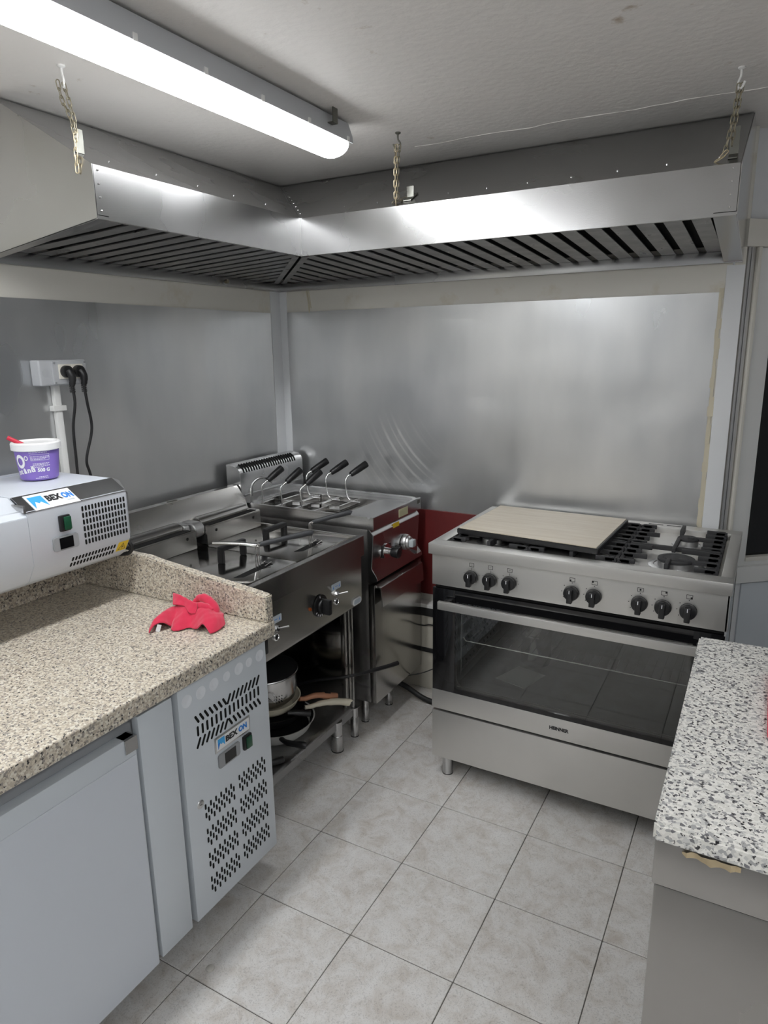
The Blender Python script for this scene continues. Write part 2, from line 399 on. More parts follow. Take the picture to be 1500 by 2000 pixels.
def text(s_, size, m, depth=0.0006, bold=0.0, align='LEFT'):
    cu = bpy.data.curves.new('t', 'FONT'); cu.body = s_; cu.size = size; cu.extrude = depth; cu.offset = bold; cu.align_x = align
    cu.resolution_u = 3
    o = bpy.data.objects.new('t', cu); C.objects.link(o); bpy.context.view_layer.update()
    me = bpy.data.meshes.new_from_object(o.evaluated_get(bpy.context.evaluated_depsgraph_get()))
    bpy.data.objects.remove(o); bpy.data.curves.remove(cu)
    mb = MB(); mb.bm.from_mesh(me); bpy.data.meshes.remove(me); mb.bm.transform(m); return mb
def fit(s_, w, h, m):
    """letters filling a box w x h from the local origin"""
    mb = text(s_, 1.0, Matrix.Identity(4), 0.0, 0.05)
    xs = [v.co.x for v in mb.bm.verts]; ys = [v.co.y for v in mb.bm.verts]
    sx, sy = w/(max(xs)-min(xs)), h/(max(ys)-min(ys)); x0, y0 = min(xs), min(ys)
    for v in mb.bm.verts: v.co = Vector(((v.co.x-x0)*sx, (v.co.y-y0)*sy, 0))
    ext = bmesh.ops.extrude_face_region(mb.bm, geom=mb.bm.faces[:])
    for v in ext['geom']:
        if isinstance(v, bmesh.types.BMVert): v.co.z += 0.0005
    mb.bm.transform(m); return mb
def frame(o, ux, uy):
    """matrix taking local x,y to ux,uy at point o"""
    ux, uy = Vector(ux).normalized(), Vector(uy).normalized(); uz = ux.cross(uy)
    m = Matrix((ux, uy, uz)).transposed().to_4x4(); m.translation = Vector(o); return m
def fx(x, y, z): return frame((x, y, z), (0, 1, 0), (0, 0, 1))      # on a face looking +x
def fy(x, y, z): return frame((x, y, z), (1, 0, 0), (0, 0, 1))      # on a face looking -y

XL, YB, ZC = -0.893, 0.785, 2.205
XR, YR = 2.05, -3.4
# ================================================================ STRUCTURE
# floor with single tiles
fl = struct('floor', MB().box(XL-0.05, XR+0.05, YR-0.05, 1.75, -0.05, -0.0025), GROUT)
tsrc = None
for i in range(-3, 7):
    for j in range(-8, 6):
        if (j > 2 and i < 3): continue
        loc = (0.3*i+0.15, 0.3*j+0.15, -0.002)
        if tsrc is None:
            tsrc = piece('tile', MB().box(-0.1489, 0.1489, -0.1489, 0.1489, -0.006, 0.002, 0.0012, 1), TILE, fl, loc)
        else: inst(tsrc, 'tile', fl, loc, (0, 0, random.choice((0, PI/2, PI, 1.5*PI))))
ce = struct('ceiling', MB().box(XL-0.05, XR+0.05, YR-0.05, 1.75, ZC, ZC+0.05), CEIL)
sm = []
for k in range(40):
    x = 0.0+k*0.045; sm.append((x, 0.408+0.006*math.sin(k*0.9)+random.uniform(-0.004, 0.004), ZC+0.0015+random.uniform(0, 0.002)))
obj('seam_bead', MB().tube(sm, 0.0045, 6), CEIL, ce)
struct('wall_left', MB().box(XL-0.05, XL, YR, YB, 0, ZC), WALLW)
wb = struct('wall_back', MB().box(XL-0.05, 1.03, YB, YB+0.05, 0, ZC), WALLW)
obj('white_panel', MB().box(0.975, 1.03, YB-0.004, YB, 0.0, 1.79, 0.001), PANELW, wb)
# caulk and tape down the right edge of the sheet
mb = MB()
for k in range(26):
    z = 0.86+k*0.033; mb.box(0.958+random.uniform(-0.002, 0.002), 0.972+random.uniform(-0.004, 0.006), YB-0.0025-random.uniform(0, 0.002), YB, z, z+0.034)
obj('old_caulk', mb, TAPE, wb)
mb = MB().tube([(-0.738, YB-0.001, 1.80), (-0.733, YB-0.002, 1.77), (-0.728, YB-0.002, 1.74), (-0.726, YB-0.001, 1.70)], 0.0035, 6)
mb.tube([(-0.728, YB-0.001, 1.80), (-0.722, YB-0.002, 1.765), (-0.717, YB-0.001, 1.72)], 0.0022, 6)
obj('glue_trace', mb, TAPE, wb)
struct('wall_rear', MB().box(XL-0.05, XR+0.05, YR-0.05, YR, 0, ZC), plain('grey_rear_wall', (0.42, 0.425, 0.43), 0.5))
d1 = struct('added_door_1', MB().box(-0.60, 0.28, YR, YR+0.03, 0.005, 1.95, 0.003), plain('white_added_door', (0.80, 0.80, 0.79), 0.45))  # door added out of view for the bright patch reflected in the back sheet
obj('door_handle', MB().cyl((0.20, YR+0.03, 1.0), (0.20, YR+0.07, 1.0), 0.01).cyl((0.20, YR+0.065, 1.0), (0.09, YR+0.065, 1.0), 0.009), ALU, d1)
struct('wall_right', MB().box(XR, XR+0.05, YR, 1.72, 0, ZC), PANELW)
# angled end wall with the hatch window
dW = Vector((0.77, 0.64, 0)).normalized(); nW = Vector((dW.y, -dW.x, 0)); PW = Vector((1.03, YB, 0))
def onW(t, d, z): return PW + dW*t + nW*d + Vector((0, 0, z))      # d > 0 towards the room
def wbox(mb, t0, t1, d0, d1, z0, z1, bev=0.0):
    m = Matrix((dW, nW, Vector((0, 0, 1)))).transposed().to_4x4(); m.translation = PW
    return mb.box(t0, t1, d0, d1, z0, z1, bev, 2, m)
mb = wbox(MB(), 0.0, 1.36, -0.08, -0.02, 0, 0.672); wbox(mb, 0.0, 1.36, -0.08, -0.02, 1.86, ZC); wbox(mb, 1.0, 1.36, -0.08, -0.02, 0.672, 1.86)
wbox(mb, -0.03, 0.004, -0.12, -0.02, 0.0, ZC)
wa = struct('wall_end', mb, PANELW)
obj('header_board', wbox(MB(), -0.01, 1.3, -0.02, 0.012, 1.845, 1.93, 0.003), WALLW, wa)
obj('ledge_board', wbox(MB(), 0.0, 1.3, -0.02, 0.006, 0.672, 0.735, 0.002), FRAMEW, wa)
obj('lower_panel', wbox(MB(), 0.13, 1.3, -0.02, -0.012, 0.02, 0.664, 0.002), ENAMEL, wa)
wi = thing('window_1', onW(0, 0, 0.735), 'white framed hatch window with dark glass beside the range', 'window'); wi['kind'] = 'structure'
del wi['category']
obj('track_jamb', wbox(MB(), 0.004, 0.014, -0.03, 0.004, 0.735, 1.845, 0.001), ALU, wi)
obj('track_jamb', wbox(MB(), 0.022, 0.036, -0.045, -0.004, 0.735, 1.845, 0.001), ALU, wi)
obj('track_channel', wbox(MB(), 0.0, 0.05, -0.06, -0.035, 0.735, 1.845), GREYPL, wi)
obj('jamb_strip', wbox(MB(), 0.040, 0.052, -0.02, 0.008, 0.735, 1.845, 0.002), WALLW, wi)
sash = MB()
wbox(sash, 0.052, 0.130, -0.05, -0.008, 0.735, 1.845, 0.003); wbox(sash, 0.95, 1.02, -0.05, -0.008, 0.735, 1.845, 0.003)
wbox(sash, 0.12, 0.96, -0.05, -0.008, 0.735, 0.765, 0.003); wbox(sash, 0.12, 0.96, -0.05, -0.008, 1.77, 1.845, 0.003)
obj('sash_frame', sash, FRAMEW, wi)
obj('glazing_bead', wbox(MB(), 0.128, 0.95, -0.03, -0.003, 0.752, 0.768, 0.003), WALLW, wi)
obj('pane', wbox(MB(), 0.125, 0.955, -0.035, -0.029, 0.76, 1.78), NIGHTGLASS, wi)
# corner post
mb = MB().box(XL, XL+0.004, 0.712, YB, 0.0, 1.835, 0.001).box(XL, XL+0.041, YB-0.005, YB, 0.0, 1.835, 0.001)
tr = struct('trim_1', mb, PANELW)
tag(tr, 'white corner strip between the two metal-clad walls')
mb = MB().prism([(-0.857, YB), (-0.833, YB), (-0.833, YB-0.0035), (-0.857, YB-0.0035)], 'z', 0.85, 1.04)
obj('side_strip', mb, TAPE, tr)

# ================================================================ SHEET METAL ON THE WALLS
def dented(axis, a, u0, u1, v0, v1, th, nu, nv, amp, seed):
    rnd = random.Random(seed); ds = [(rnd.uniform(u0, u1), rnd.uniform(v0, v1), rnd.uniform(0.05, 0.22), rnd.uniform(-1, 1)*amp) for _ in range(26)]
    V = []; F = []
    for j in range(nv+1):
        for i in range(nu+1):
            u = u0+(u1-u0)*i/nu; v = v0+(v1-v0)*j/nv
            d = sum(h*math.exp(-((u-a_)**2+(v-b_)**2)/(r*r)) for a_, b_, r, h in ds)
            e = min(u-u0, u1-u, v-v0, v1-v); d *= min(1, e/0.05)
            V.append((a+th+d, u, v) if axis == 'x' else (u, a-th-d, v))
    n = nu+1
    for j in range(nv):
        for i in range(nu):
            q = [j*n+i, j*n+i+1, (j+1)*n+i+1, (j+1)*n+i]
            F.append(q if axis == 'x' else q[::1])
    mb = MB().raw(V, F)
    bmesh.ops.recalc_face_normals(mb.bm, faces=mb.bm.faces[:])
    mb.box(*((a+0.0002, a+th*0.6, u0, u1, v0, v1) if axis == 'x' else (u0, u1, a-th*0.6, a-0.0002, v0, v1)))
    return mb
o = obj('metal_wall_sheet', dented('x', XL, -1.75, 0.708, 0.80, 1.703, 0.003, 90, 40, 0.0016, 3), STEEL_SHEET, org=(XL, -0.5, 0.8))
tag(o, 'dull metal sheet on the left wall around the socket box', 'wall sheet', 'wall metal sheets')
o = obj('metal_wall_sheet', dented('y', YB, -0.852, 0.959, 0.84, 1.706, 0.003, 90, 44, 0.0018, 8), STEEL_SHEET_B, org=(0, YB, 0.84))
tag(o, 'dented smudged metal sheet on the back wall behind the gas range', 'wall sheet', 'wall metal sheets')
# lower part of the back wall behind the range
o = obj('red_wall_panel', MB().box(-0.40, 1.0, YB-0.012, YB-0.001, 0.45, 0.842, 0.002).cyl((0.04, YB-0.012, 0.80), (0.04, YB-0.015, 0.80), 0.004), REDPAINT, org=(0.2, YB, 0.45))
tag(o, 'dark red panel on the back wall between pasta cooker and range', 'wall panel')
t = thing('wall_plinth', (0.1, 0.68, 0.0), 'cream painted boxed plinth low behind the gas range', 'plinth')
obj('box_body', MB().box(-0.35, 0.98, 0.734, 0.784, 0.0, 0.40, 0.004), CREAMPAINT, t)
obj('ledge_strip', MB().box(-0.35, 0.98, 0.727, 0.784, 0.400, 0.418, 0.002), WHITEPL, t)
obj('black_band', MB().box(-0.35, 0.98, 0.728, 0.736, 0.36, 0.40, 0.002), RUBBER, t)
obj('black_band', MB().box(-0.35, 0.98, 0.728, 0.736, 0.185, 0.205, 0.002), RUBBER, t)
obj('loop_cord', MB().tube([(-0.2, 0.733, 0.318), (-0.13, 0.729, 0.312), (-0.09, 0.729, 0.322), (-0.02, 0.733, 0.32)], 0.003, 8, sub=4), RUBBER, t)
o = obj('floor_hose', MB().tube([(-0.30, 0.60, 0.10), (-0.17, 0.62, 0.055), (-0.05, 0.615, 0.014), (0.1, 0.62, 0.013), (0.35, 0.66, 0.012)], 0.012, 10, sub=6), RUBBER, org=(0, 0.61, 0))
tag(o, 'thick black hose lying on the floor behind the gas range', 'hose')

# ================================================================ CEILING LAMP
def endrounded(poly, a0, a1, cx, cz, n=5, r=0.03):
    """extrude along y with softened ends"""
    mb = MB()
    st = [(a0+r*(1-math.sin(PI/2*k/n)), 0.55+0.45*math.cos(PI/2*k/n)) for k in range(n, -1, -1)]
    st = [(a0+r*(1-math.sin(PI/2*k/n)), 0.55+0.45*math.sin(PI/2*(1-k/n))) for k in range(n, -1, -1)]
    st2 = [(a1-(y-a0), f) for y, f in reversed(st)]
    V = []; F = []; m = len(poly)
    for y, f in st+st2:
        for u, v in poly: V.append((cx+(u-cx)*f, y, cz+(v-cz)*f))
    R = len(st)+len(st2)
    for i in range(R-1):
        for k in range(m): F.append((i*m+k, i*m+(k+1) % m, (i+1)*m+(k+1) % m, (i+1)*m+k))
    F.append(tuple(range(m))); F.append(tuple(range((R-1)*m, R*m)))
    mb.raw(V, F); bmesh.ops.recalc_face_normals(mb.bm, faces=mb.bm.faces[:]); return mb
def tube_lamp(cx, y0, y1, label):
    t = thing('ceiling_lamp', (cx, (y0+y1)/2, ZC), label, 'lamp', 'tube lamps on the ceiling')
    pr = [(cx-0.052, 2.162)] + [(cx+0.055*math.cos(a), 2.140+0.034*math.sin(a)) for a in [PI+PI*k/12 for k in range(13)]] + [(cx+0.052, 2.162)]
    obj('diffuser', endrounded(pr, y0+0.004, y1-0.004, cx, 2.158), DIFFUSER, t)
    pr2 = [(cx-0.059, 2.158), (cx-0.062, 2.141), (cx-0.066, 2.141), (cx-0.064, 2.160), (cx-0.050, 2.198), (cx+0.050, 2.198), (cx+0.064, 2.160), (cx+0.066, 2.141), (cx+0.062, 2.141), (cx+0.059, 2.158)]
    obj('housing', endrounded(pr2, y0, y1, cx, 2.178, r=0.02), GREYBOX, t)
    csrc = None
    for k in range(8):
        y = y1-0.045-0.20*k
        for sx in (-1, 1):
            loc = (cx+sx*0.0665, y, 2.148)
            if csrc is None: csrc = piece('clip', MB().box(-0.002, 0.002, -0.006, 0.006, -0.009, 0.006, 0.001), WHITEPL, t, loc)
            else: inst(csrc, 'clip', t, loc)
    for y in (y1-0.135, y0+0.36):
        obj('bracket', MB().box(cx+0.054, cx+0.080, y-0.012, y+0.012, 2.165, 2.168).box(cx+0.078, cx+0.081, y-0.012, y+0.012, 2.165, ZC).cyl((cx+0.0815, y, 2.19), (cx+0.0805, y, 2.19), 0.003), GALV, t)
tube_lamp(-0.10, -1.46, 0.075, 'long lit tube lamp on the ceiling above the left counter edge')
# two more lamps added unseen behind the viewpoint, to brighten floor and cabinet fronts
tube_lamp(1.78, -2.80, -1.26, 'added unseen tube lamp behind the viewpoint that brightens the room')
tube_lamp(-0.10, -3.20, -1.66, 'added unseen tube lamp in line behind the first that brightens the room')

# ================================================================ EXTRACTOR HOOD
XF, YF, XE, YE = -0.357, 0.222, 1.02, -0.637
ZB, ZT, ZTOP = 1.866, 1.985, 2.2
XI, YI = -0.73, 0.615
ZR = 1.797
t = thing('extractor_hood', (XL, YB, ZR), 'L-shaped stainless steel extractor hood hung in the corner under the ceiling', 'extractor hood')
hood = t
f1 = obj('front_fascia', MB().box(XF, XE, YF, YF+0.002, ZB, ZT), STEEL_H, t)
f2 = obj('front_fascia', MB().box(XF-0.002, XF, YE, YF, ZB, ZT), STEEL_H, t)
obj('folded_edge', MB().box(XF, XE, YF-0.001, YF+0.012, ZB-0.006, ZB+0.002), STEEL_H, f1)
obj('folded_edge', MB().box(XF-0.012, XF+0.001, YE, YF, ZB-0.006, ZB+0.002), STEEL_H, f2)
e = 0.002
obj('sloped_top', MB().poly3([(XF, YF, ZT), (XE, YF, ZT), (XE, YI, ZTOP), (XI, YI, ZTOP)], [(XF, YF+e, ZT-e), (XE, YF+e, ZT-e), (XE, YI+e, ZTOP-e), (XI, YI+e, ZTOP-e)]), STEEL_H, t)
obj('sloped_top', MB().poly3([(XF, YF, ZT), (XF, YE, ZT), (XI, YE, ZTOP), (XI, YI, ZTOP)], [(XF-e, YF, ZT-e), (XF-e, YE, ZT-e), (XI-e, YE, ZTOP-e), (XI-e, YI, ZTOP-e)]), STEEL_H, t)
obj('end_panel', MB().prism([(XF, ZB-0.004), (XF, ZT), (XI, ZTOP), (XL+0.001, ZTOP), (XL+0.001, ZR)], 'y', YE-0.0015, YE+0.0015), STEEL_H, t)
MIRROR_END = steel('polished_end_steel', 0.66, 0.14, smudge=0.03)
obj('end_panel', MB().prism([(YF, ZB-0.004), (YF, ZT), (YI, ZTOP), (YB-0.001, ZTOP), (YB-0.001, ZR)], 'x', XE-0.0015, XE+0.0015), MIRROR_END, t)
# seam strip on the inner corner and along the valley
mb = MB().box(XF-0.004, XF+0.004, YF-0.004, YF+0.004, ZB-0.008, ZT+0.004)
obj('corner_seam', mb, STEEL_H, t)
obj('valley_seam', MB().tube([(XF, YF, ZT), (XI, YI, ZTOP-0.002)], 0.004, 6), STEEL_H, t)
# channel under the right and left end
ZF = ZB-0.004
def under(f): return ZF+(ZR+0.036-ZF)*f          # height of the filter plane, f = 0 front, 1 rear
obj('end_channel', MB().poly3([(XE-0.055, YF, ZB-0.006), (XE+0.0, YF, ZB-0.006), (XE+0.0, YB-0.002, ZR), (XE-0.055, YB-0.002, ZR)],
    [(XE-0.055, YF, ZB+0.004), (XE+0.0, YF, ZB+0.004), (XE+0.0, YB-0.002, ZR+0.012), (XE-0.055, YB-0.002, ZR+0.012)]), STEEL_H, t)
obj('end_channel', MB().poly3([(XF, YE+0.003, ZB-0.006), (XF, YE+0.035, ZB-0.006), (XL+0.002, YE+0.035, ZR), (XL+0.002, YE+0.003, ZR)],
    [(XF, YE+0.003, ZB+0.004), (XF, YE+0.035, ZB+0.004), (XL+0.002, YE+0.035, ZR+0.012), (XL+0.002, YE+0.003, ZR+0.012)]), STEEL_H, t)
obj('rear_rim', MB().box(XL+0.001, XE, YB-0.022, YB-0.001, ZR, ZR+0.038, 0.001), STEEL_H, t)
obj('rear_rim', MB().box(XL+0.001, XL+0.022, YE, YB-0.022, ZR, ZR+0.038, 0.001), STEEL_H, t)
mb = MB().poly3([(XF-0.01, YF+0.01, under(0)+0.02), (XE-0.004, YF+0.01, under(0)+0.02), (XE-0.004, YB-0.005, under(1)+0.02), (XL+0.005, YB-0.005, under(1)+0.02)],
                [(XF-0.01, YF+0.01, under(0)+0.024), (XE-0.004, YF+0.01, under(0)+0.024), (XE-0.004, YB-0.005, under(1)+0.024), (XL+0.005, YB-0.005, under(1)+0.024)])
mb.poly3([(XF-0.01, YF+0.01, under(0)+0.02), (XF-0.01, YE+0.004, under(0)+0.02), (XL+0.005, YE+0.004, under(1)+0.02), (XL+0.005, YB-0.005, under(1)+0.02)],
         [(XF-0.01, YF+0.01, under(0)+0.024), (XF-0.01, YE+0.004, under(0)+0.024), (XL+0.005, YE+0.004, under(1)+0.024), (XL+0.005, YB-0.005, under(1)+0.024)])
obj('filter_back', mb, BLACKM, t)
pitch = 0.071
def baffle(lo, hi): obj('baffle', MB().poly3(lo, hi), GREASY, hood)
x = XE-0.062
while x-0.047 > XL+0.06:
    xa, xb = x-0.047, x
    def yf(xx): return YF+0.012 if xx >= XF-0.004 else YF+0.02+(XF-xx)/(XF-XL)*(YB-YF)      # mitre
    ya, yb = yf(xa), yf(xb); y2 = YB-0.024
    if ya < y2-0.03:
        g = lambda yy: under((yy-YF)/(YB-YF))
        lo = [(xa, ya, g(ya)), (xb, yb, g(yb)), (xb, y2, g(y2)), (xa, y2, g(y2))]
        baffle(lo, [(p[0], p[1], p[2]+0.003) for p in lo])
    x -= pitch
y = YE+0.042
while y+0.047 < YB-0.06:
    ya, yb = y, y+0.047
    def xf_(yy): return XF-0.012 if yy <= YF+0.004 else XF-0.02-(yy-YF)/(YB-YF)*(XF-XL)
    xa, xb = xf_(ya), xf_(yb); x2 = XL+0.024
    if xb > x2+0.03:
        g = lambda xx: under((XF-xx)/(XF-XL))
        lo = [(xa, ya, g(xa)), (xb, yb, g(xb)), (x2, yb, g(x2)), (x2, ya, g(x2))]
        baffle(lo, [(p[0], p[1], p[2]+0.003) for p in lo])
    y += pitch
mb = MB()
for s_ in (-1, 1):
    ox, oy = 0.012*s_, 0.012*s_
    lo = [(XF-0.02+ox-0.008, YF+0.02+oy-0.008, under(0.03)-0.002), (XF-0.02+ox+0.008, YF+0.02+oy+0.008, under(0.03)-0.002), (XL+0.03+ox+0.008, YB-0.03+oy+0.008, under(0.95)-0.002), (XL+0.03+ox-0.008, YB-0.03+oy-0.008, under(0.95)-0.002)]
    mb.poly3(lo, [(p[0], p[1], p[2]+0.004) for p in lo])
obj('mitre_strip', mb, GREASY, t)
rs = None
def rivet(loc):
    global rs
    if rs is None: rs = piece('rivet', MB().lathe([(0.0, -0.0022), (0.0018, -0.0018), (0.0026, 0), (0.0018, 0.0018), (0.0, 0.0022)], seg=8), CHROME, hood, loc)
    else: inst(rs, 'rivet', hood, loc)
for k in range(4):
    rivet((XE-0.018, YF-0.001, ZB+0.014+k*0.031)); rivet((XF+0.001, YE+0.014, ZB+0.014+k*0.031))
for k in range(10):
    x = XF+0.15+k*0.13; rivet((x, YF+0.055, ZT+0.031))
for k in range(5):
    rivet((XF-0.055, YE+0.1+k*0.16, ZT+0.033))
for k in range(9):
    f = 0.08+k*0.1; rivet((XF+(XI-XF)*f+0.012, YF+(YI-YF)*f-0.004, ZT+(ZTOP-ZT)*f+0.004))
for x in (-0.52, -0.49):
    rivet((x, YB-0.0225, ZR+0.012)); rivet((x, YB-0.0225, ZR+0.026))
# angle brackets the chains are hooked to
bk = MB().poly3([(0.035, YF+0.03, 2.003), (0.062, YF+0.03, 2.003), (0.062, YF+0.085, 2.033), (0.035, YF+0.085, 2.033)], [(0.035, YF+0.03, 2.006), (0.062, YF+0.03, 2.006), (0.062, YF+0.085, 2.036), (0.035, YF+0.085, 2.036)])
bk.box(0.035, 0.060, YF+0.055, YF+0.058, 2.018, 2.052)
obj('chain_bracket', bk, GALV, t)
bk = MB().box(0.985, 1.007, YF+0.055, YF+0.058, 2.018, 2.085).poly3([(0.985, YF+0.03, 2.003), (1.007, YF+0.03, 2.003), (1.007, YF+0.06, 2.019), (0.985, YF+0.06, 2.019)], [(0.985, YF+0.03, 2.006), (1.007, YF+0.03, 2.006), (1.007, YF+0.06, 2.022), (0.985, YF+0.06, 2.022)])
obj('chain_bracket', bk, GALV, t)
bk = MB().box(XF-0.062, XF-0.059, YE+0.004, YE+0.03, 2.02, 2.075)
obj('chain_bracket', bk, GALV, t)

# ---------------------------------------------------------------- chains
def link_mesh(mat_):
    P_ = []
    w_, l_ = 0.0042, 0.0075
    for k in range(6): a = -PI/2+PI*k/5; P_.append((w_*math.cos(a+PI/2), 0, l_+w_*math.sin(a+PI/2)))
    for k in range(6): a = PI/2+PI*k/5; P_.append((w_*math.cos(a+PI/2), 0, -l_+w_*math.sin(a+PI/2)))
    return MB().tube(P_, 0.00135, 6, closed=True)
lks = {}
def chain(label, hook_at, paths, tail, hook_dir):
    t = thing('hanging_chain', hook_at, label, 'chain', 'chains holding the extractor hood')
    hx, hy, hz = hook_at; d = Vector(hook_dir)
    h = Vector(hook_at)
    hk = MB().lathe([(0, 0), (0.009, 0), (0.009, -0.003), (0.004, -0.006), (0, -0.006)], hook_at, 14)
    hk.tube([h+Vector((0, 0, -0.003)), h+Vector((0, 0, -0.02)), h+d*0.010+Vector((0, 0, -0.032)), h+d*0.006+Vector((0, 0, -0.046)), h-d*0.010+Vector((0, 0, -0.046)), h-d*0.020+Vector((0, 0, -0.034))], 0.0028, 8, sub=5)
    obj('screw_hook', hk, WHITEPL if tail else GALV, t)
    for path, matname in paths:
        P = smooth([Vector(p) for p in path], 24)
        acc = 0.0; step = 0.0172; nxt = 0.0; k = 0
        for a, b in zip(P, P[1:]):
            seg = (b-a).length
            while acc+seg >= nxt:
                q = a.lerp(b, (nxt-acc)/seg if seg else 0); dd = (b-a).normalized()
                rot = Vector((0, 0, -1)).rotation_difference(dd).to_matrix() @ Matrix.Rotation((0.4 if k % 2 == 0 else 0.4+PI/2), 3, 'Z')
                key = matname
                if key not in lks: lks[key] = piece('link', link_mesh(None), CHAINM if matname == 'm' else CHAINB, t, q, rot.to_euler())
                else: inst(lks[key], 'link', t, q, rot.to_euler())
                nxt += step; k += 1
            acc += seg
    return t
hk1 = (-0.414, -0.649, ZC)
chain('tarnished chain at the left end of the hood beside the tube lamp', hk1,
      [([(-0.410, -0.649, 2.158), (-0.402, -0.646, 2.12), (-0.396, -0.643, 2.085), (-0.396, -0.642, 2.055)], 'm'),
       ([(-0.424, -0.655, 2.163), (-0.420, -0.652, 2.13), (-0.405, -0.648, 2.095), (-0.399, -0.645, 2.06)], 'm'),
       ([(-0.397, -0.644, 2.048), (-0.401, -0.645, 2.01), (-0.405, -0.643, 1.965)], 'b')], True, (0.8, -0.4, 0))
hk2 = (0.025, 0.237, ZC)
chain('doubled chain hanging at the middle of the long hood side', hk2,
      [([(0.018, 0.232, 2.158), (0.014, 0.236, 2.10), (0.012, 0.238, 2.05), (0.012, 0.240, 2.005)], 'm'),
       ([(0.030, 0.237, 2.158), (0.024, 0.236, 2.10), (0.022, 0.238, 2.05), (0.020, 0.242, 2.008)], 'm'),
       ([(0.024, 0.230, 2.158), (0.019, 0.230, 2.10), (0.017, 0.232, 2.05), (0.016, 0.236, 2.003)], 'b'),
       ([(0.012, 0.236, 2.000), (0.020, 0.25, 2.006), (0.032, 0.262, 2.012)], 'm')], False, (0.7, 0.3, 0))
hk3 = (1.000, 0.225, ZC)
chain('dark chain at the right end of the hood near the hatch window', hk3,
      [([(0.996, 0.225, 2.158), (0.992, 0.228, 2.11), (0.984, 0.232, 2.05), (0.978, 0.236, 2.02)], 'm'),
       ([(1.004, 0.225, 2.158), (0.999, 0.229, 2.11), (0.994, 0.238, 2.06), (0.992, 0.250, 2.04)], 'm'),
       ([(0.977, 0.235, 2.012), (0.968, 0.240, 2.004), (0.958, 0.244, 2.0)], 'b')], True, (-0.5, 0.2, 0))

# bolt stubs in the left wall
t = thing('wall_bolt', (XL, 0.389, 1.815), 'rusty bolt sticking out of the left wall under the hood', 'bolt')
obj('shank', MB().cyl((XL, 0.389, 1.817), (XL+0.035, 0.389, 1.815), 0.004), GALV, t)
obj('nut', MB().cyl((XL+0.030, 0.389, 1.816), (XL+0.042, 0.389, 1.815), 0.009, seg=6), CHAINM, t)

# ================================================================ SOCKET BOX, PLUGS, CONDUIT
X0 = XL+0.004
t = thing('socket_box', (X0, -0.425, 1.433), 'grey surface-mounted double socket box on the left metal wall', 'socket box')
obj('housing', MB().box(X0, X0+0.045, -0.512, -0.342, 1.437, 1.517, 0.006, 3), GREYBOX, t)
obj('cover', MB().box(X0+0.043, X0+0.052, -0.470, -0.346, 1.441, 1.513, 0.003), GREYBOX, t)
for yy in (-0.428, -0.384):
    sk = obj('socket', MB().box(X0+0.05, X0+0.056, yy-0.022, yy+0.022, 1.457, 1.503, 0.002), IVORY, t)
for yy, zz in ((-0.464, 1.508), (-0.352, 1.508), (-0.464, 1.446), (-0.352, 1.446)):
    obj('screw', MB().cyl((X0+0.050, yy, zz), (X0+0.0545, yy, zz), 0.003, seg=10), GREYPL, t)
obj('knockout', MB().cyl((X0+0.043, -0.491, 1.478), (X0+0.046, -0.491, 1.478), 0.012), GREYBOX, t)
def plug(y, path, label):
    t = thing('power_plug', (X0+0.056, y, 1.48), label, 'plug', 'plugs in the double socket')
    mb = MB().cyl((X0+0.056, y, 1.480), (X0+0.074, y, 1.480), 0.0195, 0.0185, 24, bev=0.002)
    mb.tube([(X0+0.074, y, 1.482), (X0+0.082, y+0.002, 1.468), (X0+0.080, y+0.004, 1.450), (X0+0.074, y+0.005, 1.438)], [0.013, 0.012, 0.0115, 0.010, 0.009], 12, sub=4)
    obj('plug_body', mb, BLACK, t)
    mb = MB()
    for k in range(4): mb.cyl((X0+0.074, y+0.005, 1.436-k*0.006), (X0+0.074, y+0.005, 1.4325-k*0.006), 0.0085)
    obj('strain_relief', mb, BLACK, t)
    obj('cord', MB().tube([(X0+0.074, y+0.005, 1.44)]+path, 0.0045, 10, sub=8), RUBBER, t)
plug(-0.429, [(X0+0.07, -0.418, 1.38), (X0+0.05, -0.420, 1.30), (X0+0.035, -0.412, 1.20), (X0+0.03, -0.410, 1.12), (X0+0.03, -0.41, 1.02)], 'left black plug with straight cord in the double socket')
plug(-0.385, [(X0+0.07, -0.372, 1.38), (X0+0.05, -0.350, 1.29), (X0+0.035, -0.372, 1.19), (X0+0.03, -0.362, 1.14), (X0+0.03, -0.34, 1.05)], 'right black plug with bowed cord in the double socket')
t = thing('cable_conduit', (X0, -0.44, 0.95), 'white plastic cable conduit running down from the socket box', 'conduit')
obj('trunking', MB().box(X0, X0+0.018, -0.450, -0.428, 0.95, 1.437, 0.002), WHITEPL, t)
obj('clip', MB().box(X0, X0+0.024, -0.462, -0.416, 1.355, 1.372, 0.002), WHITEPL, t)

# ================================================================ LEFT COUNTER
ZG = 0.81
YC = -0.485                       # right end of the counter
t = thing('granite_worktop', (-0.3, -1.1, ZG), 'speckled beige granite worktop with upstands over the white refrigerated counter', 'worktop')
obj('slab', MB().box(-0.775, 0.008, -1.62, YC, ZG-0.045, ZG, 0.006, 3), GRANITE_A, t)
obj('side_upstand', MB().prism([(0.004, ZG), (0.004, 0.886), (-0.03, 0.891), (-0.40, 0.930), (-0.45, 0.938), (-0.775, 0.940), (-0.775, ZG)], 'y', YC-0.030, YC-0.0005, 0.003), GRANITE_A, t)
obj('back_upstand', MB().box(-0.775, -0.740, -1.62, YC-0.030, ZG, 0.942, 0.003), GRANITE_A, t)

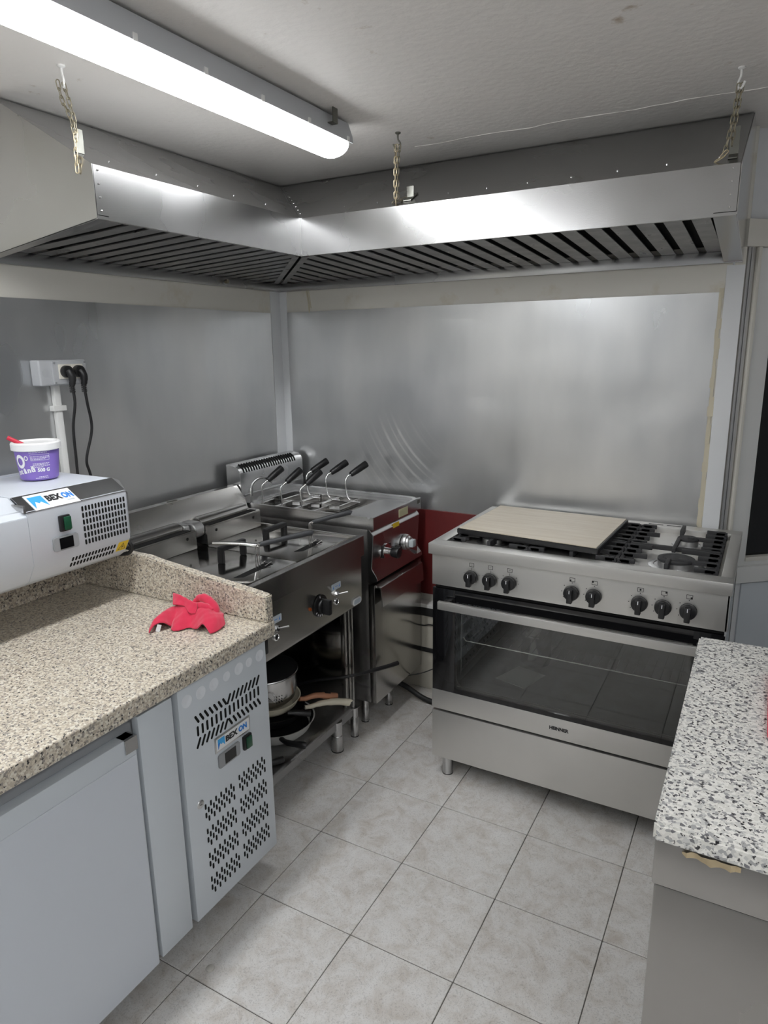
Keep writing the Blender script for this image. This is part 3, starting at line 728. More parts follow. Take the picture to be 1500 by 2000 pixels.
XP = -0.030
t = thing('refrigerated_counter', (-0.35, -1.05, 0.0), 'white refrigerated counter with steel door under the beige granite worktop', 'fridge counter')
fr = t
obj('body', MB().box(-0.76, XP-0.030, -1.60, YC-0.006, 0.075, ZG-0.046), GREYPL, t)
obj('top_rail', MB().box(XP-0.032, XP-0.006, -1.60, YC-0.005, 0.742, ZG-0.0455), STEEL_ISL, t)
for yy in (-0.55, -0.95, -1.5):
    obj('foot', MB().cyl((-0.12, yy, 0.0), (-0.12, yy, 0.076), 0.02), BLACK, t)
    obj('foot', MB().cyl((-0.70, yy, 0.0), (-0.70, yy, 0.076), 0.02), BLACK, t)
pan = obj('grille_panel', MB().box(XP-0.028, XP, -0.822, YC-0.003, 0.078, 0.742, 0.002), ENAMEL, t)
obj('pillar_panel', MB().box(XP-0.024, XP-0.002, -0.941, -0.838, 0.075, 0.735, 0.003), ENAMEL, t)
dr = obj('door', MB().box(XP-0.030, XP, -1.50, -0.953, 0.072, 0.700, 0.003), ENAMEL, t)
obj('door_skin', MB().box(XP, XP+0.0015, -1.49, -0.958, 0.075, 0.652), ENAMEL2, dr)
obj('handle_profile', MB().prism([(XP-0.028, 0.700), (XP+0.004, 0.700), (XP+0.004, 0.665), (XP+0.001, 0.665), (XP+0.001, 0.690), (XP-0.028, 0.692)], 'y', -0.985, -0.951, 0.0008), STEEL, dr)
# residue rings of old stickers along the panel top
for k, yy in enumerate((-0.793, -0.745, -0.698, -0.650, -0.602, -0.560, -0.515)):
    zz = 0.703+0.0008*k; rr = 0.017 if k not in (3, 5) else 0.0135
    obj('sticker_residue', MB().lathe([(rr, 0), (rr*0.97, 0.0004), (rr*0.42, 0.0004), (rr*0.40, 0.0002), (0, 0.0002)], (XP, yy, zz), 20, Matrix.Rotation(PI/2, 4, 'Y')), RESIDUE, pan)
# vent slots
slots = {}
def vent(kind, mb_fn, parent, loc, m=BLACKM):
    if kind not in slots: slots[kind] = piece('vent_slot', mb_fn(), m, parent, loc)
    else: inst(slots[kind], 'vent_slot', parent, loc)
XS = XP+0.0003
ty0, ty1 = -0.772, -0.524
for k in range(15):
    yy = ty0+0.006+(ty1-ty0-0.012)*k/14
    lean = 0.5
    vent('a' if k < 7 else 'b', (lambda: slot(0.0065, 0.026, 0.0016, lean)) if k < 7 else (lambda: slot(0.0065, 0.030, 0.0016, -lean)), pan, (XS, yy, 0.640))
    vent('c', lambda: slot(0.0065, 0.028, 0.0016), pan, (XS, yy, 0.607))
    vent('b' if k < 7 else 'a', (lambda: slot(0.0065, 0.030, 0.0016, -lean)) if k < 7 else (lambda: slot(0.0065, 0.026, 0.0016, lean)), pan, (XS, yy, 0.574))
for blk in range(8):
    by = -0.762 if blk % 2 == 0 else -0.630
    bz = 0.386 - (blk//2)*0.0735 + (0.0 if blk % 2 == 0 else 0.006)
    for r in range(4):
        for c in range(6):
            yy = by+c*0.0195+(0.0 if r % 2 == 0 else 0.0098); zz = bz-r*0.0128-(0.0 if r % 2 == 0 else 0.001)
            vent('d', lambda: slot(0.0056, 0.0160, 0.0016), pan, (XS, yy, zz))
# badge, controller, switch, lock
bd = obj('name_badge', MB().box(XP, XP+0.003, -0.714, -0.575, 0.512, 0.556, 0.001), ALU, pan)
def bexon(parent, xs, yl, z, h, name='lettering'):
    """logo and lettering on a face looking +x; yl left end, h letter height"""
    obj('lettering_black', fit('BEX', h*2.75, h, fx(xs, yl+h*1.72, z)), INK, parent)
    obj('lettering_blue', fit('ON', h*1.95, h, fx(xs, yl+h*4.68, z)), BLUE1, parent)
    a = yl; w_ = h*1.5
    pts = [(a, z+h*1.25), (a+w_, z+h*1.25), (a+w_, z-h*0.25), (a+w_*0.68, z+h*0.35), (a+w_*0.52, z+h*0.18), (a+w_*0.33, z+h*0.48), (a, z-h*0.38)]
    obj('logo', MB().prism(pts, 'x', xs-0.0001, xs+0.0004), BLUE2, parent)
    pts = [(a, z+h*0.55), (a+w_*0.25, z+h*0.62), (a+w_*0.33, z+h*0.48), (a, z-h*0.38)]
    obj('logo_shade', MB().prism(pts, 'x', xs, xs+0.0006), BLUE1, parent)
obj('badge_face', MB().box(XP+0.003, XP+0.0034, -0.709, -0.580, 0.517, 0.551), STICKER, bd)
bexon(bd, XP+0.0036, -0.704, 0.527, 0.0172)
ct = obj('temperature_controller', MB().prism(rrect(-0.706, -0.622, 0.462, 0.503, 0.008), 'x', XP, XP+0.005, 0.001), GREYPL, pan)
obj('screen', MB().box(XP+0.005, XP+0.0058, -0.683, -0.640, 0.467, 0.498), DISPLAY, ct)
sw = obj('rocker_switch', MB().box(XP, XP+0.010, -0.610, -0.577, 0.464, 0.506, 0.004), BLACK, pan)
obj('rocker', MB().box(XP+0.009, XP+0.015, -0.603, -0.582, 0.468, 0.502, 0.003), GREENPL, sw)
lk = obj('lock', MB().lathe([(0.0, 0.003), (0.008, 0.003), (0.011, 0.0015), (0.012, 0)], (XP, -0.778, 0.404), 20, Matrix.Rotation(PI/2, 4, 'Y')), ALU, pan)
obj('key_slot', MB().box(XP+0.0028, XP+0.0036, -0.7815, -0.7745, 0.4032, 0.4048), INK, lk)

# ================================================================ PREP TOP ON THE COUNTER
t = thing('prep_fridge_top', (-0.6, -1.0, 0.945), 'white refrigerated topping unit with steel strip standing on the granite upstands', 'topping fridge')
XU = -0.46
prof = [(-0.845, 0.944), (-0.515, 0.944), (-0.490, 0.960), (XU, 1.007), (XU, 1.148), (-0.515, 1.180), (-0.845, 1.180)]
bd = obj('compressor_housing', MB().prism(prof, 'y', -0.862, -0.553, 0.0015), ENAMEL2, t)
cap = [(-0.845, 0.946), (-0.520, 0.946), (-0.495, 0.962), (XU-0.012, 1.005), (XU-0.012, 1.140), (-0.525, 1.176), (-0.845, 1.178)]
obj('end_cap', MB().poly3([(x, -0.5525, z) for x, z in [(-0.845, 0.948), (-0.52, 0.948), (-0.49, 0.966), (XU-0.001, 1.01), (XU-0.001, 1.146), (-0.515, 1.178), (-0.845, 1.178)]],
                          [(x, -0.522, z) for x, z in [(-0.84, 0.948), (-0.54, 0.948), (-0.52, 0.966), (XU-0.035, 1.012), (XU-0.035, 1.135), (-0.545, 1.172), (-0.84, 1.172)]]), ENAMEL2, t)
lo = [(XU+0.0015, -0.862, 1.147), (XU+0.0015, -0.553, 1.147), (-0.515, -0.553, 1.1815), (-0.515, -0.862, 1.1815)]
st = obj('steel_strip', MB().poly3(lo, [(p[0]-0.006, p[1], p[2]-0.004) for p in lo]), STEEL, t)
lo = [(XU+0.001, -0.5525, 1.147), (XU-0.032, -0.520, 1.130), (XU-0.065, -0.520, 1.168), (-0.515, -0.5525, 1.1815)]
obj('strip_corner', MB().poly3(lo, [(p[0]-0.004, p[1]-0.002, p[2]-0.004) for p in lo]), STEEL, t)
obj('strip_end', MB().box(-0.56, XU-0.033, -0.523, -0.5185, 1.10, 1.136, 0.001), STEEL, t)
obj('top_ridge', MB().box(-0.845, -0.825, -0.862, -0.545, 1.180, 1.183), ENAMEL2, t)
# long body running on to the left with the pan well
prof2 = [(-0.845, 0.944), (-0.515, 0.944), (-0.490, 0.960), (XU+0.0, 1.010), (XU, 1.136), (XU-0.014, 1.149), (-0.845, 1.149)]
obj('cold_well', MB().prism(prof2, 'y', -1.60, -0.8615, 0.001), ENAMEL2, t)
# sloped shoulder between housing and well
obj('shoulder', MB().poly3([(-0.53, -0.8625, 1.179), (-0.84, -0.8625, 1.179), (-0.84, -0.8625, 1.150), (XU-0.018, -0.8625, 1.150)], [(-0.56, -0.905, 1.1515), (-0.84, -0.905, 1.1515), (-0.84, -0.905, 1.149), (XU-0.03, -0.905, 1.149)]), ENAMEL2, t)
obj('shoulder_edge', MB().box(XU-0.05, XU-0.002, -0.868, -0.862, 1.148, 1.166, 0.001), STEEL, t)
wl = obj('well_rim', MB().box(-0.80, -0.52, -1.58, -0.93, 1.149, 1.153, 0.001), BLACK, t)
obj('pan_lid', MB().box(-0.79, -0.53, -1.57, -0.94, 1.153, 1.157, 0.001), STEEL, wl)
# print and controls on the housing; the strip slopes, so the sticker lies on it
sl = (Vector((-0.515, 0, 1.1815))-Vector((XU+0.0015, 0, 1.147))).normalized()
ms = frame((XU+0.0021, 0, 1.1475), (0, 1, 0), sl)
stk = obj('name_sticker', MB().box(-0.836, -0.704, 0.001, 0.061, -0.0002, 0.0004, mat=ms), STICKER, st)
obj('lettering_black', fit('BEX', 0.045, 0.0235, ms @ Matrix.Translation((-0.785, 0.024, 0.0004))), INK, stk)
obj('lettering_blue', fit('ON', 0.031, 0.0235, ms @ Matrix.Translation((-0.7385, 0.024, 0.0004))), BLUE1, stk)
obj('tagline', fit('WATER', 0.022, 0.005, ms @ Matrix.Translation((-0.735, 0.013, 0.0004))), plain('pale_print', (0.55, 0.60, 0.64), 0.5), stk)
hL = 0.026; aL = -0.830; bL = 0.022
pts = [(aL, bL+hL*1.15), (aL+hL*1.5, bL+hL*1.15), (aL+hL*1.5, bL-hL*0.45), (aL+hL*1.02, bL+hL*0.3), (aL+hL*0.78, bL+hL*0.1), (aL+hL*0.45, bL+hL*0.4), (aL, bL-hL*0.6)]
obj('logo', MB().prism(pts, 'z', 0.0004, 0.0009).xf(ms), BLUE2, stk)
sw = obj('rocker_switch', MB().box(XU, XU+0.010, -0.779, -0.747, 1.078, 1.122, 0.004), BLACK, bd)
obj('rocker', MB().box(XU+0.009, XU+0.016, -0.769, -0.749, 1.082, 1.118, 0.003), GREENPL, sw)
ct = obj('temperature_controller', MB().prism(rrect(-0.802, -0.727, 1.028, 1.066, 0.006), 'x', XU, XU+0.006, 0.001), GREYPL, bd)
obj('screen', MB().box(XU+0.006, XU+0.0068, -0.785, -0.744, 1.032, 1.062), DISPLAY, ct)
XS = XU+0.0003
for r in range(6):
    for c in range(14):
        vent('e', lambda: slot(0.0055, 0.0145, 0.0016), bd, (XS, -0.702+c*0.0106, 1.125-r*0.0187))
dc = Vector((XU+0.0-(-0.490), 0, 1.007-0.960)).normalized()
for r in range(2):
    for c in range(14):
        p = Vector((-0.490, -0.742+c*0.0106+(0.0 if r else 0.0), 0.960)) + dc*(0.017+0.021*(1-r)) + Vector((dc.z, 0, -dc.x))*0.0003
        if 'f' not in slots: slots['f'] = piece('vent_slot', slot(0.0055, 0.0145, 0.0016), BLACKM, bd, p, (0, math.atan2(dc.x, dc.z), 0))
        else: inst(slots['f'], 'vent_slot', bd, p, (0, math.atan2(dc.x, dc.z), 0))
mw = frame(Vector((-0.490, -0.592, 0.960))+dc*0.012, (0, 1, 0), dc)
ws = obj('warning_sticker', MB().box(0, 0.036, 0, 0.036, 0, 0.0006, mat=mw), YELLOW, bd)
obj('warning_triangle', MB().prism([(0.005, 0.005), (0.031, 0.005), (0.018, 0.031)], 'z', 0.0006, 0.0008).xf(mw), INK, ws)
obj('warning_field', MB().prism([(0.0075, 0.0065), (0.0285, 0.0065), (0.018, 0.0275)], 'z', 0.0008, 0.0010).xf(mw), YELLOW, ws)
obj('warning_bolt', MB().prism([(0.019, 0.023), (0.0145, 0.015), (0.0175, 0.015), (0.0165, 0.008), (0.0215, 0.0165), (0.0185, 0.0165)], 'z', 0.0010, 0.0012).xf(mw), INK, ws)
obj('cable_loop', MB().tube([(-0.53, -0.548, 0.972), (-0.502, -0.535, 0.985), (-0.488, -0.528, 0.968), (-0.500, -0.532, 0.948), (-0.53, -0.545, 0.944)], 0.006, 10, sub=5), BLACK, t)

# ---------------------------------------------------------------- purple tub
TX, TY, TZ = -0.700, -0.652, 1.1835
t = thing('purple_tub', (TX, TY, TZ), 'purple and white plastic tub standing on the white topping unit', 'tub')
RB, RT, HT = 0.051, 0.0615, 0.095
obj('tub_body', MB().lathe([(0, 0), (RB-0.004, 0), (RB, 0.004), (RT-0.001, HT), (RT-0.003, HT)], (TX, TY, TZ), 48), PURPLE, t)
ld = obj('lid', MB().lathe([(RT+0.0015, HT-0.010), (RT+0.0045, HT-0.008), (RT+0.005, HT+0.009), (RT+0.002, HT+0.013), (RT-0.004, HT+0.013), (RT-0.006, HT+0.009), (0, HT+0.009)], (TX, TY, TZ), 48), TUBW, t)
th0 = math.atan2(-1.88-TY, 1.14-TX)
def wrap(mb):
    """flat print (x across, y up from the base) laid round the tub, centred on the side facing the room"""
    for v in mb.bm.verts:
        x, y, z = v.co; r = RB+(RT-RB)*min(max(y/HT, 0), 1)+0.0004+z
        a = th0+x/((RB+RT)/2); v.co = Vector((TX+r*math.cos(a), TY+r*math.sin(a), TZ+y))
    return mb
I4 = Matrix.Identity(4)
def tx(s_, size, x, y, rot=0.0, bold=0.0): return wrap(text(s_, size, Matrix.Translation((x, y, 0)) @ Matrix.Rotation(rot, 4, 'Z'), 0.0001, bold))
obj('weight_print', tx('500 G', 0.0135, -0.004, 0.026, 0, 0.0006), INKW, t)
mb = MB()
for i, s_ in enumerate(('n', 't', 'â', 'n', 'ă')):
    m_ = tx(s_, 0.021, -0.066+i*0.0115, 0.017+i*0.0022, 0.2, 0.0008); me = bpy.data.meshes.new('x'); m_.bm.to_mesh(me); mb.bm.from_mesh(me); bpy.data.meshes.remove(me)
obj('name_print', mb, INKW, t)
def disc(cx, cy, rx, ry, z=0.0, n=22):
    return MB().raw([(cx+rx*math.cos(2*PI*k/n), cy+ry*math.sin(2*PI*k/n), z) for k in range(n)], [tuple(range(n))])
mb = MB()
for (cx, cy, rx, ry) in ((-0.050, 0.056, 0.015, 0.020),):
    n = 22; mb.raw([(cx+q*rx*math.cos(2*PI*k/n), cy+q*ry*math.sin(2*PI*k/n), 0.0001) for q in (0.55, 1.0) for k in range(n)], [(k, (k+1) % n, n+(k+1) % n, n+k) for k in range(n)])
cx, cy = -0.030, 0.066
mb.raw([(cx+q*0.0055*math.cos(2*PI*k/14), cy+q*0.007*math.sin(2*PI*k/14)+0.0, 0.0001) for q in (0.6, 1.0) for k in range(14)], [(k, (k+1) % 14, 14+(k+1) % 14, 14+k) for k in range(14)])
obj('ring_print', wrap(mb), INKW, t)
mb = MB(); rnd = random.Random(4)
for row, (y, xa, xb) in enumerate(((0.084, -0.020, 0.030), (0.0805, -0.020, 0.026), (0.049, -0.014, 0.030), (0.0455, -0.014, 0.026), (0.042, -0.014, 0.030), (0.0385, -0.014, 0.010), (0.0105, -0.002, 0.020), (0.0065, -0.012, 0.026), (0.069, -0.017, 0.028), (0.065, -0.017, 0.028), (0.061, -0.017, 0.020))):
    x = xa
    while x < xb:
        w_ = rnd.uniform(0.002, 0.006); mb.raw([(x, y, 0.0001), (x+w_, y, 0.0001), (x+w_, y+0.0015, 0.0001), (x, y+0.0015, 0.0001)], [(0, 1, 2, 3)]); x += w_+0.0012
tag(obj('small_print', wrap(mb), INKW, t), kind='stuff')
mb = MB()
for x0_, x1_, y0_, y1_ in ((-0.018, 0.030, 0.0755, 0.0761), (-0.018, -0.0174, 0.0585, 0.0761), (0.0294, 0.030, 0.0585, 0.0761), (-0.018, 0.030, 0.0585, 0.0591)):
    nn = 8
    mb.raw([(x0_+(x1_-x0_)*k/nn, yy, 0.0001) for yy in (y0_, y1_) for k in range(nn+1)], [(k, k+1, nn+2+k, nn+1+k) for k in range(nn)])
obj('table_print', wrap(mb), INKW, t)
o = obj('red_spoon_handle', MB().tube([(TX-0.02, TY-0.024, TZ+0.098), (TX-0.045, TY-0.054, TZ+0.122)], 0.0062, 12), REDPL, org=(TX-0.02, TY-0.02, TZ+0.098))
tag(o, 'red handle of a utensil sticking up behind the purple tub rim', 'utensil')

# ================================================================ FRYER
XFr = -0.135
t = thing('double_fryer', (-0.45, -0.12, 0.0), 'double-tank stainless steel deep fryer on an open stand beside the granite worktop', 'fryer')
fy0, fy1 = -0.470, 0.238
prof = [(-0.79, 0.838), (-0.175, 0.838), (-0.168, 0.852), (XFr, 0.857), (XFr, 0.780), (XFr-0.014, 0.772), (XFr-0.014, 0.598), (XFr-0.022, 0.582), (-0.79, 0.582)]
bd = obj('tank_body', MB().prism(prof, 'y', fy0, fy1, 0.0015), STEEL_FRY, t)
obj('rim', MB().box(-0.74, -0.165, fy1-0.012, fy1, 0.838, 0.853, 0.002).box(-0.74, -0.165, fy0, fy0+0.012, 0.838, 0.853, 0.002), STEEL_FRY, t)
bs = obj('backsplash', MB().prism([(-0.79, 0.838), (-0.735, 0.838), (-0.735, 0.862), (-0.752, 0.925), (-0.795, 0.982), (-0.83, 0.982), (-0.83, 0.80), (-0.79, 0.80)], 'y', fy0, 0.300, 0.001), STEEL_FRY, t)
obj('vent_plate', MB().box(-0.818, -0.806, -0.075, -0.03, 0.982, 0.984, 0.0005), GALV, bs)
GLASSYLID = steel('polished_lid_steel', 0.50, 0.13, smudge=0.05, tint=(1, 0.97, 0.92))
# two tanks: lid with window cut for the basket wires, handle, hinge block
for ti, (ya, yb, sy0, sy1) in enumerate(((-0.462, -0.118, -0.345, -0.175), (-0.112, 0.226, -0.030, 0.115))):
    li = obj('lid', MB().box(-0.62, -0.185, ya, yb, 0.842, 0.8475, 0.0015), GLASSYLID, t)
    obj('wire_opening', MB().prism([(-0.262, sy0), (-0.238, sy0+0.02), (-0.238, sy1), (-0.252, sy1+0.005), (-0.272, sy1)], 'z', 0.8470, 0.8480), BLACKM, li)
    hx, hy0, hy1 = (-0.40, -0.245, -0.135) if ti == 0 else (-0.415, 0.010, 0.118)
    hd = MB()
    for yy, s_ in ((hy0, 1), (hy1, -1)):
        hd.box(hx-0.011, hx+0.011, yy-0.008, yy+0.008, 0.8475, 0.895, 0.004)
    hd.box(hx-0.011, hx+0.011, hy0-0.008, hy1+0.008, 0.888, 0.905, 0.006)
    obj('lid_handle', hd, BLACK, li)
    by0, by1 = (-0.462, -0.150) if ti == 0 else (-0.098, 0.208)
    hb = obj('hinge_block', MB().prism([(-0.60, 0.848), (-0.60, 0.912), (-0.606, 0.917), (-0.690, 0.917), (-0.690, 0.848)], 'y', by0, by1, 0.0015), STEEL_FRY, t)
    obj('hinge_cover', MB().prism([(-0.64, 0.917)]+[(-0.665+0.03*math.cos(a), 0.925+0.016*math.sin(a)) for a in [PI*k/8 for k in range(9)]]+[(-0.71, 0.917)], 'y', by0+0.01, by1-0.03, 0.001), STEEL_FRY, hb)
    obj('shadow_gap', MB().box(-0.635, -0.604, by0+0.02, by1-0.02, 0.9172, 0.9178), BLACKM, hb)
    for yy in (by0+0.05, by1-0.045):
        obj('bolt_hole', MB().cyl((-0.600, yy, 0.893), (-0.5990, yy, 0.893), 0.0055, seg=14), BLACKM, hb)
    if ti == 1:
        e_ = [(-0.645+dx, dz) for dx, dz in rrect(-0.055, 0.04, 0.878, 0.935, 0.024, 6)]
        obj('pivot_head', MB().prism(e_, 'y', by0-0.050, by0-0.002, 0.004), ALU, hb)
        obj('pivot_recess', MB().box(-0.68, -0.60, by0-0.003, by0+0.001, 0.850, 0.885), BLACKM, hb)
    else:
        e_ = [(-0.655+dx, dz) for dx, dz in rrect(-0.035, 0.03, 0.905, 0.935, 0.013, 6)]
        obj('pivot_head', MB().prism(e_, 'y', by1-0.028, by1-0.004, 0.003), ALU, hb)
# controls on the front
XC = XFr-0.014
for ti, yc in enumerate((-0.395, -0.045)):
    kb = obj('dial', MB().cyl((XC, yc, 0.672), (XC+0.006, yc, 0.672), 0.040, seg=32, bev=0.002), BLACK, t)
    obj('knob', MB().cyl((XC+0.006, yc, 0.672), (XC+0.018, yc, 0.672), 0.027, 0.025, 28, bev=0.003).box(XC+0.016, XC+0.046, yc-0.009, yc+0.009, 0.645, 0.699, 0.004), BLACK, kb)
    mk = MB()
    for a in (-2.6, -2.2, -1.85, -1.5, -1.1, 1.75):
        mk.box(-0.0007, 0.0007, -0.0014, 0.0014, -0.0035, 0.0035, mat=Matrix.Translation((XC+0.0064, yc+0.034*math.cos(a), 0.672+0.034*math.sin(a))) @ Matrix.Rotation(a-PI/2, 4, 'X'))
    tag(obj('dial_marks', mk, INKW, kb), kind='stuff')
    obj('pilot_lamp', MB().lathe([(0.0, 0.005), (0.005, 0.004), (0.0065, 0)], (XC, yc-0.058, 0.678), 16, Matrix.Rotation(PI/2, 4, 'Y')), ORANGE, t)
    yy = yc+0.105
    tg = obj('function_tag', MB().prism(rrect(yy-0.030, yy+0.030, 0.698, 0.722, 0.004), 'x', XC, XC+0.0012), TAGM, t)
    obj('tag_print', MB().prism([(yy+0.016, 0.704), (yy+0.022, 0.704), (yy+0.019, 0.717)], 'x', XC+0.0012, XC+0.0015).prism([(yy-0.022, 0.704), (yy-0.016, 0.704), (yy-0.019, 0.717)], 'x', XC+0.0012, XC+0.0015).box(XC+0.0012, XC+0.0015, yy-0.007, yy+0.008, 0.709, 0.711), BLUE1, tg)
    tw = obj('toggle_switch', MB().cyl((XC, yy-0.002, 0.683), (XC+0.012, yy-0.002, 0.683), 0.0095, seg=6), CHROME, t)
    obj('lever', MB().cyl((XC+0.01, yy-0.002, 0.683), (XC+0.040, yy+0.016, 0.690), 0.0020, 0.0032, 10), ALU, tw)
    by_ = obj('reset_button', MB().lathe([(0.013, 0), (0.013, 0.003), (0.010, 0.005), (0.0085, 0.003)], (XC, yy-0.002, 0.652), 24, Matrix.Rotation(PI/2, 4, 'Y')), CHROME, t)
    obj('button_centre', MB().cyl((XC, yy-0.002, 0.652), (XC+0.002, yy-0.002, 0.652), 0.009), BLACK, by_)
mp = obj('maker_plate', MB().prism(rrect(0.168, 0.226, 0.594, 0.620, 0.011, 5), 'x', XC, XC+0.004, 0.0008), STICKER, t)
obj('plate_field', MB().prism(rrect(0.173, 0.221, 0.598, 0.616, 0.008, 5), 'x', XC+0.004, XC+0.0046), TAGM, mp)
# open stand
for yy in (fy0, fy1-0.020):
    obj('side_panel', MB().box(-0.78, -0.235, yy, yy+0.018, 0.13, 0.582, 0.001), GLASSYLID, t)
obj('front_post', MB().box(-0.232, -0.212, fy1-0.034, fy1-0.014, 0.135, 0.582, 0.003).box(-0.210, -0.192, fy1-0.013, fy1-0.002, 0.135, 0.582, 0.003), STEEL_FRY, t)
obj('back_panel', MB().box(-0.782, -0.776, fy0+0.018, fy1-0.02, 0.13, 0.582), GREASY, t)
DARKSHELF = steel('dull_shelf_steel', 0.34, 0.32, smudge=0.08)
obj('shelf', MB().prism([(-0.776, 0.128), (-0.776, 0.135), (-0.205, 0.135), (-0.195, 0.128), (-0.195, 0.098), (-0.199, 0.098), (-0.199, 0.127)], 'y', fy0, fy1, 0.0), DARKSHELF, t)
for (x, y, r) in ((-0.185, 0.118, 0.0235), (-0.180, 0.240, 0.0165), (-0.70, 0.15, 0.0235), (-0.70, -0.40, 0.0235), (-0.235, -0.40, 0.0235)):
    xx = x-0.035 if y < 0.2 and x > -0.3 else x-0.02
    ft = obj('foot', MB().lathe([(0, 0.0), (r, 0.0), (r, 0.004), (r*1.0, 0.068), (r*0.93, 0.070), (r*0.93, 0.128), (0, 0.128)], (x-0.02, y, 0.0), 28), STEEL, t)
    obj('foot_pad', MB().lathe([(0, 0.0005), (r*1.04, 0.0005), (r*1.04, 0.004), (0, 0.004)], (x-0.02, y, 0.0), 24), BLACK, ft)

# fry baskets: wires coming up through the lid openings and dark grip
def basket(label, sx, sy, gx0, gx1, gz0, gz1, loop):
    t = thing('fry_basket', (sx, sy, 0.85), label, 'fry basket', 'fry baskets hung in the fryer')
    mb = MB()
    for dy in (-0.012, 0.0, 0.012):
        mb.tube([(sx+0.004, sy+dy, 0.8485), (sx+0.002, sy+dy*0.8, 0.90), (sx+0.006, sy+dy*0.7, gz0-0.002), (sx+0.02, sy+dy*0.4, gz0+0.001)], 0.0019, 8, sub=4)
    obj('wire_stem', mb, CHROME, t)
    obj('wire_hook', MB().tube([(sx-0.012, sy+0.02, 0.851), (sx-0.012, sy+0.055, 0.857), (sx+0.012, sy+0.055, 0.857), (sx+0.012, sy+0.02, 0.851)], 0.0018, 8).tube([(sx-0.002, sy+0.035, 0.850), (sx, sy+0.035, 0.862)], 0.0016, 8), CHROME, t)
    dx, dy = gx1
    obj('grip', MB().tube([(sx+0.012, sy, gz0), (sx+0.012+dx*0.3, sy+dy*0.3, gz0+(gz1-gz0)*0.35), (sx+0.012+dx*0.9, sy+dy*0.9, gz1), (sx+0.012+dx, sy+dy, gz1-0.002)], [0.0075, 0.0085, 0.0085, 0.0085, 0.0095, 0.0095, 0.0095, 0.0085], 12, sub=5), plain('grey_black_grip', (0.030, 0.032, 0.036), 0.55), t)
    if loop:
        obj('support_bar', MB().tube([(sx+0.01, sy, gz0-0.004), (sx-0.05, sy-0.025, gz0+0.002), (sx-0.13, sy-0.06, gz0+0.002)], 0.0065, 10, sub=4), CHROME, t)
basket('fry basket with dark grip in the near tank beside the granite upstand', -0.255, -0.235, 0, (0.11, 0.14), 0.930, 0.948, True)
basket('fry basket with dark grip in the far tank beside the pasta cooker', -0.25, 0.055, 0, (0.10, 0.10), 0.938, 0.962, False)

# ================================================================ PASTA COOKER
t = thing('pasta_cooker', (-0.47, 0.515, 0.0), 'stainless steel gas pasta cooker with six baskets in the corner', 'pasta cooker')
py0, py1 = 0.310, 0.724
ZP = 0.908
obj('body', MB().box(-0.80, -0.165, py0+0.004, py1-0.002, 0.120, 0.856, 0.001), STEEL, t)
# top: frame around the basin, raised rear and sides
bx0, bx1, by0, by1 = -0.752, -0.300, 0.345, 0.640
zt = 0.896
tp = MB()
tp.prism([(-0.80, 0.856), (-0.80, zt), (bx0, zt), (bx0, 0.856)], 'y', py0, py1)
tp.prism([(bx1, 0.856), (bx1, zt), (XFr-0.024, zt), (XFr-0.012, ZP), (XFr, ZP-0.001), (XFr, 0.857)], 'y', py0, py1, 0.0012)
tp.box(bx0, bx1, py0, by0, 0.856, zt).box(bx0, bx1, by1, py1, 0.856, zt)
obj('top', tp, STEEL, t)
obj('raised_edge', MB().prism([(-0.79, zt), (-0.79, ZP), (XFr-0.03, ZP), (XFr-0.012, zt)], 'y', py0, py0+0.006, 0.001), STEEL, t)
obj('raised_edge', MB().prism([(-0.79, zt), (-0.79, ZP+0.004), (XFr-0.03, ZP), (XFr-0.012, zt)], 'y', py1-0.030, py1, 0.002), STEEL, t)
obj('basin_floor', MB().box(bx0, bx1, by0, by1, 0.858, 0.862), STEEL_FRY, t)
# chimney with rounded louvres
ch = obj('flue', MB().prism([(-0.80, 0.896), (-0.778, 0.896), (-0.778, 1.030), (-0.784, 1.046), (-0.800, 1.060), (-0.835, 1.066), (-0.855, 1.066), (-0.855, 0.85), (-0.80, 0.85)], 'y', py0-0.005, py1+0.030, 0.002), STEEL, t)
lv = None
for k in range(22):
    y = py0+0.022+k*0.0172
    q = Vector((-0.7905, y, 1.0535))
    if lv is None: lv = piece('louvre', MB().tube([(-0.018, 0, 0.0100), (-0.006, 0, 0.0045), (0.0045, 0, -0.0055), (0.0110, 0, -0.0225)], 0.0042, 8, sub=3), BLACKM, ch, q)
    else: inst(lv, 'louvre', ch, q)
obj('flue_strip', MB().box(-0.778, -0.772, py0+0.01, py1, 0.930, 0.940, 0.002), STEEL, ch)
# swan-neck filler
obj('filler_tap', MB().tube([(-0.735, 0.320, 0.896), (-0.735, 0.320, 0.95), (-0.733, 0.325, 0.985), (-0.722, 0.345, 1.006), (-0.708, 0.372, 1.010), (-0.700, 0.398, 0.997), (-0.697, 0.408, 0.978)], 0.0058, 12, sub=5).cyl((-0.735, 0.320, 0.896), (-0.735, 0.320, 0.906), 0.010), STEEL, t)
